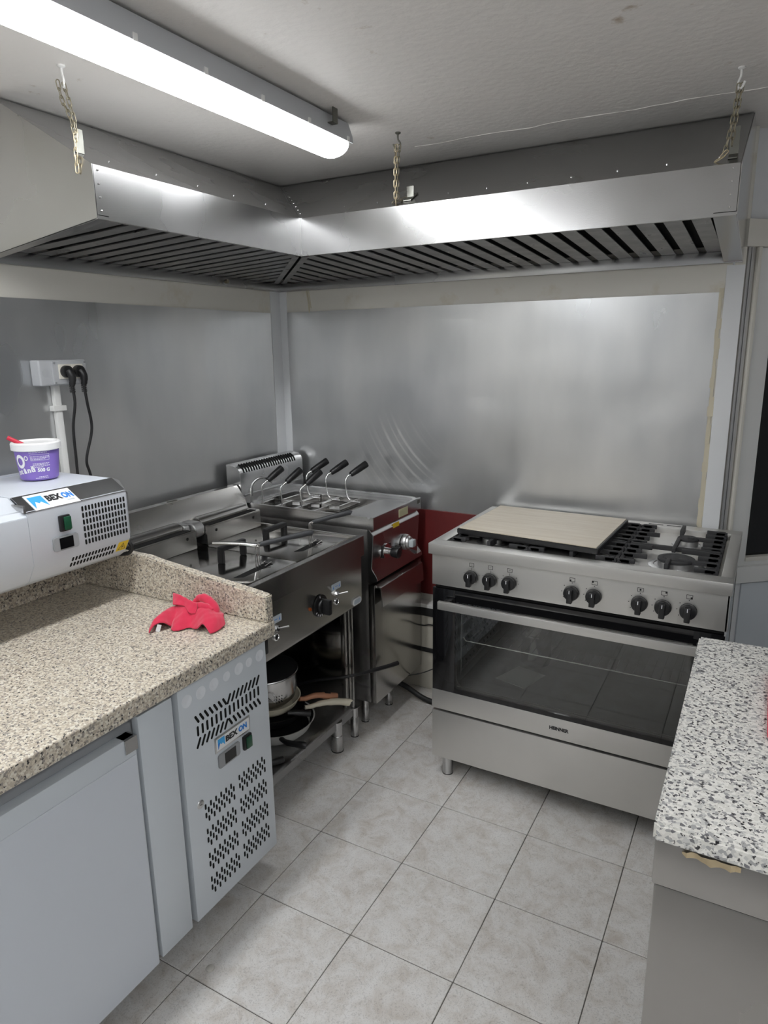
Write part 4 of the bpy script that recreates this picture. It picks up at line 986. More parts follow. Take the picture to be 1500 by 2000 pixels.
# front
prof = [(-0.165, 0.856), (XFr-0.018, 0.856), (XFr-0.002, 0.836), (XFr-0.012, 0.700), (XFr+0.012, 0.664), (XFr+0.012, 0.652), (XFr-0.02, 0.640), (-0.165, 0.640)]
obj('control_panel', MB().prism(prof, 'y', py0+0.002, py1-0.012, 0.0012), STEEL, t)
dr = obj('door', MB().box(-0.163, XFr, py0+0.002, py1, 0.122, 0.632, 0.0025), STEEL_FRY, t)
obj('door_grip', MB().prism([(XFr-0.001, 0.632), (XFr+0.022, 0.624), (XFr+0.030, 0.545), (XFr+0.027, 0.545), (XFr+0.018, 0.616), (XFr-0.001, 0.622)], 'y', py0+0.012, py1-0.03, 0.0006), STEEL_FRY, dr)
xk = XFr-0.006
tk = obj('gas_tap', MB().cyl((xk, 0.418, 0.748), (xk+0.006, 0.418, 0.748), 0.030, seg=28).cyl((xk+0.004, 0.418, 0.748), (xk+0.030, 0.418, 0.748), 0.013), CHROME, t)
obj('tap_plate', MB().prism([(0.385, 0.775), (0.455, 0.772), (0.450, 0.722), (0.388, 0.725)], 'x', xk-0.002, xk+0.002), BLACK, tk)
obj('tap_knob', MB().cyl((xk+0.028, 0.418, 0.748), (xk+0.062, 0.418, 0.746), 0.021, 0.024, 10, bev=0.004), BLACK, tk)
kn = obj('ignition_knob', MB().cyl((xk, 0.575, 0.745), (xk+0.020, 0.575, 0.745), 0.034, 0.032, 32, bev=0.003).cyl((xk+0.018, 0.575, 0.745), (xk+0.032, 0.575, 0.745), 0.028, 0.024, 32, bev=0.003), ALU, t)
obj('knob_grip', MB().box(xk+0.030, xk+0.050, 0.560, 0.590, 0.728, 0.760, 0.005), plain('clear_plastic', (0.55, 0.60, 0.62), 0.18), kn)
obj('push_button', MB().cyl((xk, 0.510, 0.735), (xk+0.02, 0.510, 0.735), 0.010), BLACK, t)
obj('sight_hole', MB().cyl((xk-0.002, 0.500, 0.805), (xk+0.001, 0.500, 0.805), 0.006), BLACKM, t)
obj('rating_label', MB().box(XFr, XFr+0.0008, 0.520, 0.600, 0.862, 0.895), plain('yellowed_label', (0.62, 0.60, 0.38), 0.6), t)
obj('warning_label', MB().box(XFr-0.004, XFr-0.0015, 0.475, 0.525, 0.828, 0.846, mat=None), YELLOW, t)
obj('triangle_label', MB().prism([(0.660, 0.672), (0.700, 0.672), (0.665, 0.704)], 'x', XFr+0.012, XFr+0.0128), STICKER, t)
obj('corner_mark', MB().box(XFr, XFr+0.0006, 0.690, 0.715, 0.885, 0.900), GALV, t)
for (x, y) in ((-0.20, 0.530), (-0.70, 0.36), (-0.70, 0.67), (-0.22, 0.36)):
    ft = obj('foot', MB().lathe([(0, 0), (0.0165, 0), (0.0165, 0.060), (0.0155, 0.062), (0.0155, 0.121), (0, 0.121)], (x, y, 0), 24), STEEL, t)
    obj('foot_pad', MB().lathe([(0, 0.0005), (0.0172, 0.0005), (0.0172, 0.004), (0, 0.004)], (x, y, 0.0), 20), BLACK, ft)
# six baskets
def pbasket(x, y, far, label):
    t = thing('pasta_basket', (x, y, 0.864), label, 'pasta basket', 'baskets in the pasta cooker')
    w2 = 0.047
    ya, yb = (by0+0.004, by0+0.140) if not far else (by0+0.148, by1-0.004)
    xc = x if not far else x-0.02
    mb = MB().tube([(xc-w2, ya, 0.890), (xc+w2, ya, 0.890), (xc+w2, yb, 0.890), (xc-w2, yb, 0.890)], 0.0022, 8, closed=True)
    obj('rim_wire', mb, CHROME, t)
    obj('basket_shell', MB().box(xc-w2, xc+w2, ya, yb, 0.864, 0.872, 0.001).box(xc-w2, xc-w2+0.001, ya, yb, 0.866, 0.890).box(xc+w2-0.001, xc+w2, ya, yb, 0.866, 0.890), STEEL_FRY, t)
    if not far:
        P = [(x, y, 0.889), (x, y, 0.93), (x-0.002, y-0.002, 0.975), (x+0.004, y+0.012, 0.990), (x+0.010, y+0.026, 0.999)]; g0, g1 = Vector((x+0.010, y+0.026, 0.999)), Vector((x+0.034, y+0.095, 1.042))
    else:
        P = [(x+0.075, y, 0.891), (x+0.03, y+0.002, 0.892), (x+0.010, y+0.004, 0.906), (x, y+0.006, 0.93), (x-0.004, y+0.008, 0.975), (x, y+0.018, 0.996), (x+0.010, y+0.030, 1.004)]; g0, g1 = Vector((x+0.010, y+0.030, 1.004)), Vector((x+0.050, y+0.100, 1.044))
    obj('handle_rod', MB().tube(P, 0.0034, 10, sub=5), CHROME, t)
    obj('grip', MB().tube([g0, g0.lerp(g1, 0.05), g0.lerp(g1, 0.4), g0.lerp(g1, 0.94), g1], [0.0105, 0.0125, 0.0148, 0.0160, 0.0150], 14), BLACK, t)
for i, x in enumerate((-0.700, -0.601, -0.500)):
    pbasket(x, 0.352, False, ('near-row pasta basket nearest the flue, handle beside the bent tap', 'near-row pasta basket in the middle of its row', 'near-row pasta basket nearest the room')[i])
for i, x in enumerate((-0.640, -0.535, -0.432)):
    pbasket(x, 0.585, True, ('far-row pasta basket nearest the flue by the corner strip', 'far-row pasta basket in the middle against the back sheet', 'far-row pasta basket nearest the room with rightmost handle')[i])

# ================================================================ GAS RANGE
t = thing('gas_range', (0.645, 0.45, 0.0), 'wide freestanding stainless steel gas range with glass oven door', 'gas range')
rg = t
rx0, rx1, ry0, ry1 = 0.186, 1.104, 0.158, 0.757
obj('side_panel', MB().box(rx0+0.002, rx0+0.006, ry0+0.03, ry1, 0.075, 0.855), STEEL_RANGE, t)
obj('side_panel', MB().box(rx1-0.006, rx1-0.002, ry0+0.0, ry1, 0.075, 0.855), plain('grey_painted_side', (0.55, 0.56, 0.57), 0.25, 0.6), t)
obj('back_panel', MB().box(rx0, rx1, ry1-0.006, ry1, 0.075, 0.855), GALV, t)
obj('base_pan', MB().box(rx0+0.006, rx1-0.006, ry0+0.02, ry1-0.006, 0.078, 0.084), GALV, t)
# control panel, oven door, drawer
STEEL_RANGE.node_tree.nodes['Principled BSDF'].inputs['Metallic'].default_value = 0.85
cp = obj('control_panel', MB().box(rx0, rx1, ry0, ry0+0.03, 0.742, 0.856, 0.001), STEEL_RANGE, t)
obj('panel_gap', MB().box(rx0+0.008, rx1-0.008, ry0+0.012, ry0+0.03, 0.728, 0.742), BLACKM, t)
dz0, dz1 = 0.272, 0.730
wx0, wx1, wz0, wz1 = 0.272, 1.020, 0.362, 0.690
dr = obj('oven_door', MB().box(rx0+0.002, wx0, ry0, ry0+0.022, 0.346, dz1, 0.001).box(wx1, rx1-0.002, ry0, ry0+0.022, 0.346, dz1, 0.001).box(wx0, wx1, ry0, ry0+0.022, wz1, dz1).box(wx0, wx1, ry0, ry0+0.022, 0.346, wz0), BLACKGLASS, t)
obj('window_glass', MB().box(wx0-0.001, wx1+0.001, ry0+0.0005, ry0+0.004, wz0-0.001, wz1+0.001), OVENGLASS, dr)
mb = MB()
pts = rrect(wx0+0.002, wx1-0.002, wz0+0.004, wz1, 0.03, 6)
obj('window_trim', MB().tube([(u, ry0+0.016, v) for u, v in pts], 0.0035, 6, closed=True), RUBBER, dr)
obj('lower_band', MB().box(rx0, rx1, ry0-0.001, ry0+0.022, dz0, 0.346, 0.001), STEEL_RANGE, dr)
hb = obj('door_handle', MB().box(0.228, 1.062, ry0-0.050, ry0-0.036, 0.672, 0.700, 0.0015), STEEL_RANGE, dr)
for x in (0.240, 1.030):
    obj('handle_mount', MB().box(x, x+0.022, ry0-0.037, ry0, 0.676, 0.696, 0.001), BLACK, hb)
obj('lettering', fit('HEINNER', 0.064, 0.0125, fy(0.615, ry0-0.0013, 0.303)), INK, dr)
obj('storage_drawer', MB().box(rx0+0.001, rx1-0.001, ry0, ry0+0.02, 0.077, 0.262, 0.0015), STEEL_RANGE, t)
for x in (0.236, 1.055):
    for y in (0.19, 0.70):
        ft = obj('foot', MB().lathe([(0, 0), (0.0195, 0), (0.0195, 0.003), (0.0185, 0.0045), (0.0185, 0.079), (0, 0.079)], (x, y, 0), 24), ALU, t)
        obj('foot_pad', MB().lathe([(0, 0.0003), (0.0200, 0.0003), (0.0200, 0.0032), (0, 0.0032)], (x, y, 0), 24), BLACK, ft)
obj('power_cord', MB().tube([(-0.20, 0.60, 0.10), (-0.1, 0.64, 0.12), (0.0, 0.69, 0.155), (0.19, 0.745, 0.16)], 0.0025, 8, sub=6), RUBBER, t)
# oven inside
oc = obj('oven_cavity', MB().box(0.262, 0.266, ry0+0.03, 0.66, 0.36, 0.70).box(1.026, 1.030, ry0+0.03, 0.66, 0.36, 0.70).box(0.262, 1.030, 0.66, 0.664, 0.36, 0.70).box(0.262, 1.030, ry0+0.03, 0.66, 0.36, 0.364).box(0.262, 1.030, ry0+0.03, 0.66, 0.70, 0.704), OVENIN, t)
obj('side_liner', MB().box(0.267, 0.270, ry0+0.07, 0.63, 0.40, 0.69, 0.001), plain('liner_steel', (0.42, 0.43, 0.44), 0.35, 0.6), oc)
sl_ = None
for r in range(9):
    for c in range(9):
        loc = (0.2708, 0.27+c*0.036+(0.018 if r % 2 else 0), 0.43+r*0.027)
        if sl_ is None: sl_ = piece('liner_dimple', slot(0.008, 0.020, 0.001, 0.9), BLACKM, oc, loc)
        else: inst(sl_, 'liner_dimple', oc, loc)
mb = MB().cyl((0.276, ry0+0.05, 0.395), (0.276, ry0+0.05, 0.675), 0.0022)
for z in (0.42, 0.455, 0.50, 0.53, 0.585, 0.615, 0.655):
    mb.tube([(0.276, ry0+0.05, z), (0.276, 0.60, z)], 0.0018, 6)
obj('rack_rail', mb, CHROME, oc)
zr = 0.528
mb = MB().tube([(0.282, 0.215, zr+0.012), (0.292, 0.213, zr), (1.012, 0.213, zr), (1.012, 0.60, zr), (0.285, 0.60, zr)], 0.0030, 8)
rk = obj('wire_shelf', mb, CHROME, oc)
mb = MB()
for k in range(26): mb.tube([(0.315+k*0.027, 0.210, zr+0.0045), (0.315+k*0.027, 0.60, zr+0.0045)], 0.0013, 6)
obj('shelf_wires', mb, CHROME, rk)
mb = MB()
for a in range(3):
    for k in range(6*(a+1)): mb.cyl((0.80+0.012*(a+1)*math.cos(2*PI*k/(6*(a+1))), 0.6585, 0.52+0.012*(a+1)*math.sin(2*PI*k/(6*(a+1)))), (0.80+0.012*(a+1)*math.cos(2*PI*k/(6*(a+1))), 0.660, 0.52+0.012*(a+1)*math.sin(2*PI*k/(6*(a+1)))), 0.003, seg=6)
tag(obj('fan_grille', mb, ALU, oc), kind='stuff')
# hob plate with its rim
hz = 0.893
hb_ = MB().box(rx0-0.006, rx1+0.004, ry0-0.020, 0.196, 0.856, hz, 0.002).box(rx0-0.006, rx1+0.004, 0.700, ry1, 0.856, hz, 0.002).box(rx0-0.006, 0.222, 0.19, 0.705, 0.856, hz, 0.002).box(1.074, rx1+0.004, 0.19, 0.705, 0.856, hz, 0.002)
hob = obj('hob_rim', hb_, STEEL_RANGE, t)
obj('hob_plate', MB().box(0.215, 1.08, 0.19, 0.705, 0.862, 0.872), STEEL_RANGE, t)
for x in (0.80, 0.862):
    obj('vent_slot', MB().box(x, x+0.050, 0.728, 0.734, hz, hz+0.0006), BLACKM, hob)
obj('vent_slot', MB().box(0.30, 0.35, 0.728, 0.734, hz, hz+0.0006), BLACKM, hob)
# burners
def burner(x, y, r):
    b = obj('burner', MB().lathe([(r*1.55, 0.872), (r*1.5, 0.874), (r*1.22, 0.875), (r*1.18, 0.873), (r, 0.873), (r, 0.889), (r*0.97, 0.890), (0, 0.890)], (x, y, 0), 36), ALU, rg)
    obj('burner_cap', MB().lathe([(0, 0.898), (r*0.62, 0.898), (r*0.66, 0.896), (r*0.92, 0.898), (r*1.02, 0.896), (r*1.02, 0.890), (0, 0.890)], (x, y, 0), 36), IRON, b)
burner(0.942, 0.310, 0.053); burner(0.950, 0.570, 0.033); burner(0.350, 0.315, 0.040); burner(0.350, 0.570, 0.040); burner(0.645, 0.44, 0.055)
# pan supports
def support(x0, x1, right):
    mb = MB(); z0, z1 = 0.888, 0.902
    for x in (x0, x1): mb.box(x-0.006, x+0.006, 0.205, 0.692, 0.876, z0+0.004, 0.001)
    ys = [0.222, 0.290, 0.345, 0.400, 0.455, 0.510, 0.570, 0.625, 0.680]
    for i, y in enumerate(ys):
        for x, s_ in ((x0, 1), (x1, -1)):
            ln = (0.070 if i in (1, 3, 6) else 0.045) if s_ == 1 else (0.110 if i in (1, 3, 6) else 0.058)
            mb.box(min(x, x+s_*ln), max(x, x+s_*ln), y-0.005, y+0.005, z0, z1, 0.0015)
            mb.box(min(x-s_*0.006, x+s_*0.03), max(x-s_*0.006, x+s_*0.03), y-0.005, y+0.005, 0.876, z1-0.002, 0.0015)
    xm = (x0+x1)/2
    mb.box(xm-0.006, xm+0.006, 0.215, 0.285, z0-0.01, z1, 0.002).box(xm-0.006, xm+0.006, 0.395, 0.540, z0, z1, 0.002).box(xm-0.006, xm+0.006, 0.62, 0.70, z0-0.004, z1+(0.006 if right else 0.0), 0.002)
    mb.box(x0, x1, 0.425, 0.437, z0-0.004, z1-0.003, 0.0015)
    for x in (x0, x1):
        for y in (0.215, 0.685): mb.box(x-0.007, x+0.007, y-0.008, y+0.008, 0.872, z0, 0.001)
    obj('pan_support', mb, IRON, rg)
support(0.790, 1.058, True); support(0.510, 0.776, False); support(0.238, 0.496, False)
# knobs and printed symbols
SY = ry0-0.0006
for i, x in enumerate((0.331, 0.397, 0.463, 0.665, 0.733, 0.866, 0.932, 1.000)):
    z = 0.789
    kb = obj('knob', MB().cyl((x, ry0, z), (x, ry0-0.006, z), 0.0215, 0.0240, 28).cyl((x, ry0-0.006, z), (x, ry0-0.022, z), 0.0240, 0.0220, 28, bev=0.003), BLACK, cp)
    obj('knob_grip', MB().box(x-0.0082, x+0.0082, ry0-0.036, ry0-0.018, z-0.0265, z+0.017, 0.0025), BLACK, kb)
    obj('knob_mark', MB().box(x-0.001, x+0.001, ry0-0.0365, ry0-0.030, z+0.006, z+0.0165), INKW, kb)
    s0, s1 = z+0.035, z+0.048
    mb = MB()
    for q in ((x-0.0085, x+0.0085, s0, s0+0.0012), (x-0.0085, x+0.0085, s1-0.0012, s1), (x-0.0085, x-0.0073, s0, s1), (x+0.0073, x+0.0085, s0, s1)): mb.box(q[0], q[1], SY, SY+0.0005, q[2], q[3])
    if i >= 3:
        dx, dz_ = ((-0.0055, -0.003), (-0.0055, 0.003), (0, 0), (0.0055, 0.003), (0.0055, -0.003))[i-3]
        mb.box(x+dx-0.0025, x+dx+0.0025, SY, SY+0.0005, (s0+s1)/2+dz_-0.0028, (s0+s1)/2+dz_+0.0028)
        for a in (PI/2, PI*0.78, PI*1.0, PI*1.2): mb.cyl((x+0.031*math.cos(a), SY+0.0005, z+0.031*math.sin(a)), (x+0.031*math.cos(a), SY, z+0.031*math.sin(a)), 0.0015, seg=8)
    else:
        mb.box(x-0.003, x+0.003, SY, SY+0.0005, s0+0.006, s0+0.0068)
        mb.box(x-0.0005, x+0.0005, SY, SY+0.0005, z+0.024, z+0.032)
        for a in (0.35, 2.75): mb.box(x+0.027*math.cos(a)-0.004, x+0.027*math.cos(a)+0.004, SY, SY+0.0005, z+0.027*math.sin(a), z+0.027*math.sin(a)+0.0006)
        if i == 2:
            for a in (0.7, 2.4, 0.0): mb.cyl((x+0.030*math.cos(a), SY+0.0005, z+0.030*math.sin(a)), (x+0.030*math.cos(a), SY, z+0.030*math.sin(a)), 0.0014, seg=8)
    tag(obj('symbol_print', mb, INK, cp), kind='stuff')
# pot and thin pale sheet in the oven
t = thing('oven_pot', (0.462, 0.50, 0.364), 'tall steel pot standing inside the oven behind the glass door', 'pot')
obj('pot_body', MB().lathe([(0, 0.364), (0.053, 0.364), (0.056, 0.370), (0.056, 0.520), (0.058, 0.522), (0.0545, 0.522), (0.0545, 0.370), (0, 0.368)], (0.462, 0.50, 0), 32), STEEL, t)
obj('handle_plate', MB().box(0.435, 0.490, 0.438, 0.444, 0.485, 0.505, 0.002).tube([(0.445, 0.441, 0.495), (0.447, 0.415, 0.497), (0.478, 0.415, 0.497), (0.480, 0.441, 0.495)], 0.004, 8), STEEL, t)
o = obj('pale_oven_sheet', MB().prism([(0.375, 0.30), (0.49, 0.27), (0.53, 0.40), (0.42, 0.43)], 'z', 0.3645, 0.3655), PALE_SHEET, org=(0.45, 0.35, 0.3645))  # thin pale four-sided sheet lying flat on the oven floor
tag(o, 'thin pale four-sided sheet on the oven floor', 'pale_sheet')

# ---------------------------------------------------------------- board on the hob
t = thing('hob_cover_board', (0.485, 0.44, 0.903), 'pale wood-effect board with black edges covering the left hob burners', 'board')
cr = [(0.232, 0.262), (0.724, 0.218), (0.740, 0.650), (0.244, 0.664)]
def inset(c, d):
    cx = sum(p[0] for p in c)/4; cy = sum(p[1] for p in c)/4
    return [(cx+(x-cx)*(1-d/abs(x-cx) if abs(x-cx) > d else 1), cy+(y-cy)*(1-d/abs(y-cy) if abs(y-cy) > d else 1)) for x, y in c]
obj('black_tray', MB().prism(cr, 'z', 0.903, 0.921, 0.002), BLACK, t)
obj('wood_panel', MB().prism(inset(cr, 0.006), 'z', 0.919, 0.9235, 0.0008), WOODTOP, t)

# ================================================================ RIGHT COUNTER
ZI = 0.87; ix0, iy0, iy1 = 1.052, -0.955, -0.222
t = thing('steel_base_cabinet', (1.5, -0.6, 0.0), 'stainless steel base cabinet under the white and black granite top', 'cabinet')
obj('body', MB().box(ix0+0.012, 1.98, iy0+0.012, iy1-0.01, 0.08, 0.760, 0.004), STEEL_ISL, t)
obj('top_band', MB().box(ix0+0.009, 1.985, iy0+0.006, iy1-0.006, 0.764, 0.839, 0.004), STEEL_ISL, t)
obj('joint', MB().box(ix0+0.016, 1.975, iy0+0.014, iy1-0.012, 0.758, 0.766), BLACKM, t)
for x in (1.12, 1.9):
    for y in (-0.88, -0.30): obj('foot', MB().cyl((x, y, 0), (x, y, 0.082), 0.02), STEEL, t)
rnd = random.Random(2)
V = [(1.098+k*0.0062, iy0+0.004-rnd.uniform(0.0, 0.006), 0.8385) for k in range(13)]; W_ = [(1.098+k*0.0062, iy0+0.003-rnd.uniform(0, 0.005), 0.8385-0.009*math.sin(PI*(k+0.3)/13)-rnd.uniform(0, 0.006)) for k in range(13)]
mb = MB(); B_ = [(x, iy0+0.008, z) for x, y, z in V]; B2 = [(x, iy0+0.008, z) for x, y, z in W_]
mb.raw(V+W_+B_+B2, [(k, k+1, 14+k, 13+k) for k in range(12)]+[(13+k, 14+k, 40+k, 39+k) for k in range(12)])
obj('torn_filler', mb, FOAM, t)
t2 = MB().prism([(1.055, iy1), (1.99, iy1+0.02), (1.99, iy0-0.012), (1.058, iy0)], 'z', 0.840, ZI, 0.004)
o = obj('granite_worktop', t2, GRANITE_B, org=(1.5, -0.6, 0.84))
tag(o, 'white and black speckled granite slab on the right steel cabinet', 'worktop')
t3 = MB().prism(rrect(1.197, 1.45, -0.655, -0.36, 0.02, 5), 'z', ZI+0.0005, ZI+0.013, 0.003)
o = obj('cutting_board', t3, REDBOARD, org=(1.3, -0.5, ZI))
tag(o, 'red plastic cutting board on the white and black granite slab', 'cutting board')

# ================================================================ POTS AND PANS UNDER THE FRYER
SZ = 0.1355
def pan_thing(name, label, cat, c, prof, mat, inner=None, group='pots and pans under the fryer', seg=40):
    t = thing(name, c, label, cat, group)
    obj('pan_body', MB().lathe(prof, c, seg), mat, t)
    if inner: obj('inner_coating', MB().lathe(inner[0], c, seg), inner[1], t)
    return t
def bowl(r0_, r1_, h, th=0.003):
    return [(0, 0), (r0_, 0), (r0_+(r1_-r0_)*0.55, h*0.35), (r1_, h), (r1_+0.002, h), (r1_-th, h-0.001), (r0_+(r1_-r0_)*0.5-th, h*0.37), (r0_-th, th), (0, th)]
c = (-0.365, -0.055, SZ)
t = pan_thing('frying_pan', 'large pale-sided frying pan at the bottom of the pan pile under the fryer', 'frying pan', c, bowl(0.105, 0.147, 0.058), WHITEPAN, ([(0, 0.0042), (0.102, 0.0042), (0.125, 0.024), (0.1425, 0.057)], NONSTICK))
obj('pan_handle', MB().tube([(-0.262, -0.155, SZ+0.048), (-0.225, -0.165, SZ+0.048), (-0.170, -0.150, SZ+0.046), (-0.160, -0.146, SZ+0.045)], [0.009, 0.011, 0.013, 0.012], 10, sub=4), BLACK, t)
c = (-0.385, -0.045, SZ+0.046)
t = pan_thing('frying_pan', 'black frying pan with cream handle in the pan pile under the fryer', 'frying pan', c, bowl(0.092, 0.122, 0.045), NONSTICK)
obj('pan_handle', MB().tube([(-0.275, 0.010, SZ+0.086), (-0.262, 0.028, SZ+0.084), (-0.235, 0.062, SZ+0.088), (-0.195, 0.106, SZ+0.084), (-0.160, 0.138, SZ+0.074), (-0.155, 0.142, SZ+0.072)], [0.008, 0.009, 0.011, 0.013, 0.014, 0.013], 12, sub=5), CREAMH, t)
c = (-0.395, -0.050, SZ+0.094)
t = pan_thing('saucepan', 'small cream pan with copper-coloured handle in the pan pile under the fryer', 'saucepan', c, bowl(0.09, 0.118, 0.040), CREAMH)
obj('pan_handle', MB().tube([(-0.292, 0.000, SZ+0.122), (-0.280, 0.022, SZ+0.116), (-0.255, 0.058, SZ+0.118), (-0.225, 0.100, SZ+0.104), (-0.206, 0.126, SZ+0.094)], [0.009, 0.010, 0.011, 0.013, 0.013], 12, sub=5), COPPER, t)
obj('handle_badge', MB().box(-0.012, 0.012, -0.007, 0.007, -0.001, 0.002, 0.001, mat=Matrix.Translation((-0.228, 0.096, SZ+0.119)) @ Matrix.Rotation(0.9, 4, 'Z') @ Matrix.Rotation(0.3, 4, 'Y')), BLACK, t)
obj('second_handle', MB().tube([(-0.282, -0.085, SZ+0.108), (-0.255, -0.06, SZ+0.104), (-0.222, -0.028, SZ+0.094)], [0.009, 0.011, 0.012, 0.012], 10, sub=4), BLACK, t)
c = (-0.395, -0.050, SZ+0.120)
t = pan_thing('steel_pot', 'perforated steel pot on top of the pan pile under the fryer', 'pot', c, [(0, 0), (0.080, 0), (0.098, 0.018), (0.106, 0.05), (0.108, 0.115), (0.112, 0.117), (0.106, 0.117), (0.102, 0.05), (0.094, 0.02), (0, 0.004)], STEEL)
mb = MB()
for a in (-0.62, -0.52, -0.42):
    for k in range(3):
        q = Vector((math.cos(a), math.sin(a), 0)); mb.cyl(Vector(c)+q*0.1015+Vector((0, 0, 0.035+k*0.012)), Vector(c)+q*0.1075+Vector((0, 0, 0.035+k*0.012)), 0.0018, seg=6)
tag(obj('drain_holes', mb, BLACKM, t), kind='stuff')
obj('wire_handle', MB().tube([Vector(c)+Vector((0.106*math.cos(a)+dx, 0.106*math.sin(a)+dy, 0.06+dz)) for a, dx, dy, dz in ((-1.1, 0, 0, 0.02), (-0.95, 0.025, -0.01, 0.005), (-0.8, 0.028, -0.01, -0.005), (-0.7, 0.005, 0, -0.002))], 0.002, 8, sub=5), CHROME, t)
LZ = SZ+0.239
t = thing('pot_lid', (c[0], c[1], LZ), 'dark pot lid tilted on the perforated steel pot', 'lid', 'pots and pans under the fryer')
mt = Matrix.Translation((c[0], c[1], LZ+0.002)) @ Matrix.Rotation(0.05, 4, 'X')
obj('lid_disc', MB().lathe([(0.112, 0), (0.113, 0.004), (0.09, 0.016), (0.03, 0.026), (0, 0.027), (0, 0.024), (0.09, 0.012), (0.110, 0)], (0, 0, 0), 40).xf(mt), NONSTICK, t)
obj('lid_rim', MB().lathe([(0.1135, -0.002), (0.115, 0.001), (0.1135, 0.004), (0.111, 0.001), (0.1135, -0.002)], (0, 0, 0), 40).xf(mt), STEEL, t)
t = thing('skillet', (-0.60, 0.08, SZ), 'black skillet whose long thin handle sticks out past the pasta cooker', 'frying pan', 'pots and pans under the fryer')
obj('pan_body', MB().lathe(bowl(0.085, 0.105, 0.04), (-0.655, 0.085, SZ), 36), NONSTICK, t)
obj('pan_handle', MB().tube([(-0.56, 0.10, SZ+0.036), (-0.45, 0.125, SZ+0.07), (-0.32, 0.145, SZ+0.125), (-0.183, 0.195, SZ+0.1545), (-0.104, 0.34, SZ+0.148), (-0.080, 0.395, SZ+0.146)], [0.005, 0.0055, 0.006, 0.0065, 0.0085, 0.0095], 10, sub=5), BLACK, t)
t = thing('frying_pan', (-0.36, -0.34, SZ), 'dark pan with a stub handle low at the near end of the shelf', 'frying pan', 'pots and pans under the fryer')
obj('pan_body', MB().lathe(bowl(0.09, 0.11, 0.03), (-0.355, -0.325, SZ), 36), NONSTICK, t)
obj('pan_handle', MB().tube([(-0.262, -0.28, SZ+0.024), (-0.232, -0.245, SZ+0.016), (-0.212, -0.212, SZ+0.013)], [0.008, 0.010, 0.012, 0.012], 12, sub=4), BLACK, t)

# ================================================================ SMALL THINGS
o = obj('bottle_cap', MB().lathe([(0, 0.0035), (0.009, 0.0035), (0.0105, 0.0028), (0.011, 0.0002), (0, 0.0002)], (0.039, -0.859, 0.0), 28), CAPM, org=(0.039, -0.859, 0.0))
tag(o, 'small pale round cap lying on the floor tiles below the counter', 'cap')

# ---------------------------------------------------------------- crumpled red cloth
def loft(rows, su=5, sv=5):
    R = [smooth([Vector(p) for p in r], su) for r in rows]
    n = len(R[0]); cols = [smooth([r[i] for r in R], sv) for i in range(n)]
    m = len(cols[0]); rnd = random.Random(5)
    V = [cols[i][j] for j in range(m) for i in range(n)]
    return V, [(j*n+i, j*n+i+1, (j+1)*n+i+1, (j+1)*n+i) for j in range(m-1) for i in range(n-1)]
mb = MB()
hem = [(-.229, -.716, .8125), (-.226, -.700, .828), (-.214, -.682, .832), (-.207, -.660, .8125), (-.190, -.674, .8125), (-.172, -.670, .8125), (-.163, -.645, .8125), (-.150, -.640, .813), (-.132, -.642, .815), (-.112, -.638, .831), (-.095, -.642, .823), (-.081, -.643, .8125), (-.080, -.610, .8125), (-.086, -.583, .816)]
m1 = [(-.238, -.705, .819), (-.238, -.685, .838), (-.230, -.665, .842), (-.215, -.648, .824), (-.200, -.652, .826), (-.183, -.650, .827), (-.170, -.630, .824), (-.158, -.622, .828), (-.142, -.620, .834), (-.125, -.615, .842), (-.108, -.612, .838), (-.096, -.605, .834), (-.096, -.590, .832), (-.100, -.573, .832)]
m2 = [(-.248, -.690, .818), (-.250, -.664, .834), (-.242, -.640, .846), (-.226, -.628, .836), (-.212, -.628, .836), (-.196, -.622, .842), (-.184, -.610, .840), (-.170, -.600, .846), (-.155, -.596, .850), (-.140, -.590, .850), (-.126, -.585, .843), (-.114, -.578, .838), (-.113, -.565, .834), (-.116, -.553, .829)]
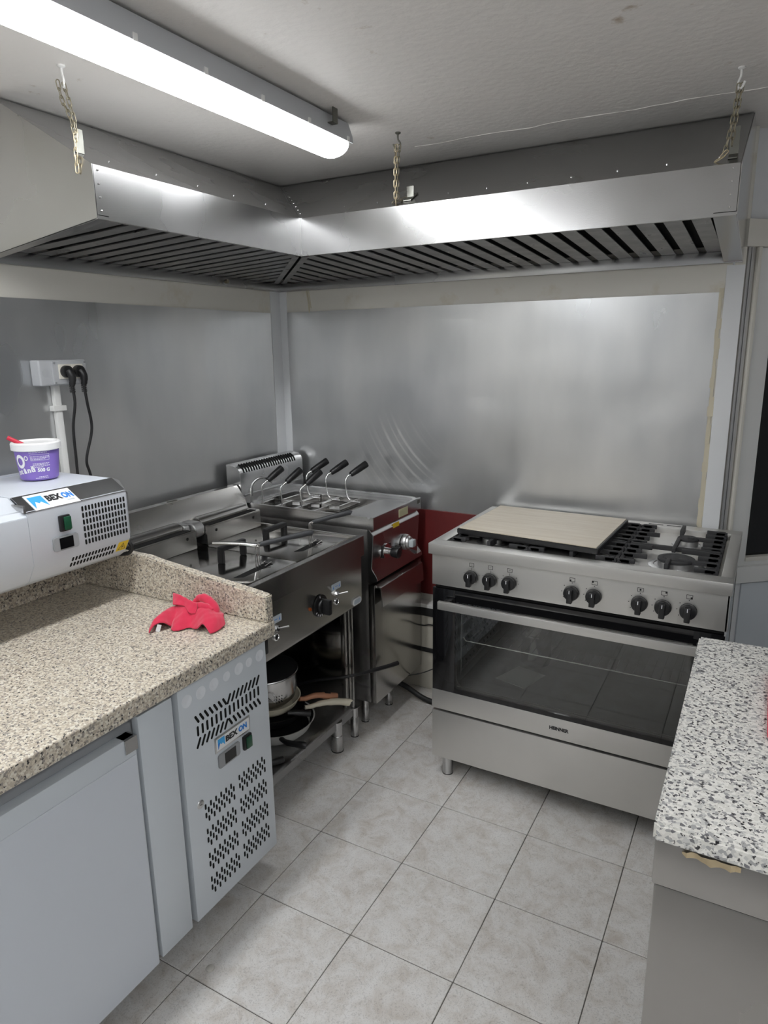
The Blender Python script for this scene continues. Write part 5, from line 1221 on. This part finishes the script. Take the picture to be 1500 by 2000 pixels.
m3 = [(-.264, -.672, .8125), (-.266, -.640, .822), (-.260, -.612, .838), (-.245, -.598, .846), (-.230, -.594, .850), (-.214, -.588, .852), (-.200, -.578, .854), (-.186, -.570, .853), (-.170, -.562, .852), (-.156, -.556, .848), (-.144, -.550, .840), (-.136, -.546, .830), (-.134, -.540, .820), (-.134, -.536, .8135)]
m4 = [(x-0.012, min(y+0.016, -0.524), .8125) for x, y, z in m3]
mb.raw(*loft([hem, m1, m2, m3, m4], 6, 6))
fl_ = [[(-.280, -.560, .842), (-.25, -.566, .848), (-.225, -.57, .848), (-.2, -.572, .846), (-.18, -.575, .842)],
       [(-.278, -.577, .872), (-.250, -.585, .876), (-.222, -.588, .872), (-.195, -.592, .868), (-.173, -.594, .866)],
       [(-.262, -.595, .865), (-.240, -.600, .866), (-.214, -.600, .862), (-.187, -.604, .858), (-.166, -.602, .854)],
       [(-.245, -.613, .856), (-.230, -.613, .858), (-.206, -.607, .855), (-.181, -.618, .845), (-.163, -.612, .842)]]
mb.raw(*loft(fl_, 6, 5))
mb.tube([(-.208, -.568, .850), (-.198, -.560, .862), (-.180, -.558, .866), (-.160, -.560, .860), (-.138, -.564, .848), (-.127, -.572, .832), (-.126, -.576, .822)], [.006, .009, .0105, .011, .0105, .009, .007], 12, sub=5)
mb.tube([(-.186, -.590, .848), (-.172, -.584, .853), (-.152, -.580, .850), (-.136, -.576, .842)], [.006, .009, .0095, .008], 12, sub=5)
t = thing('red_cloth', (-0.17, -0.62, ZG), 'crumpled red microfibre cloth lying on the beige granite worktop', 'cloth')
cl = obj('cloth_body', mb, CLOTH, t, sharp=180)
for v in cl.data.vertices:
    p = v.co; v.co.z += 0.0008*math.sin(p.x*310+p.y*120)*math.sin(p.y*260)
so = cl.modifiers.new('thickness', 'SOLIDIFY'); so.thickness = 0.0028; so.offset = 1.0
obj('care_label', MB().box(-0.0055, 0.0055, -0.0003, 0.0003, -0.010, 0.010, mat=Matrix.Translation((-0.2185, -0.6935, 0.8205)) @ Matrix.Rotation(0.9, 4, 'Z') @ Matrix.Rotation(0.35, 4, 'Y')), STICKER, t)
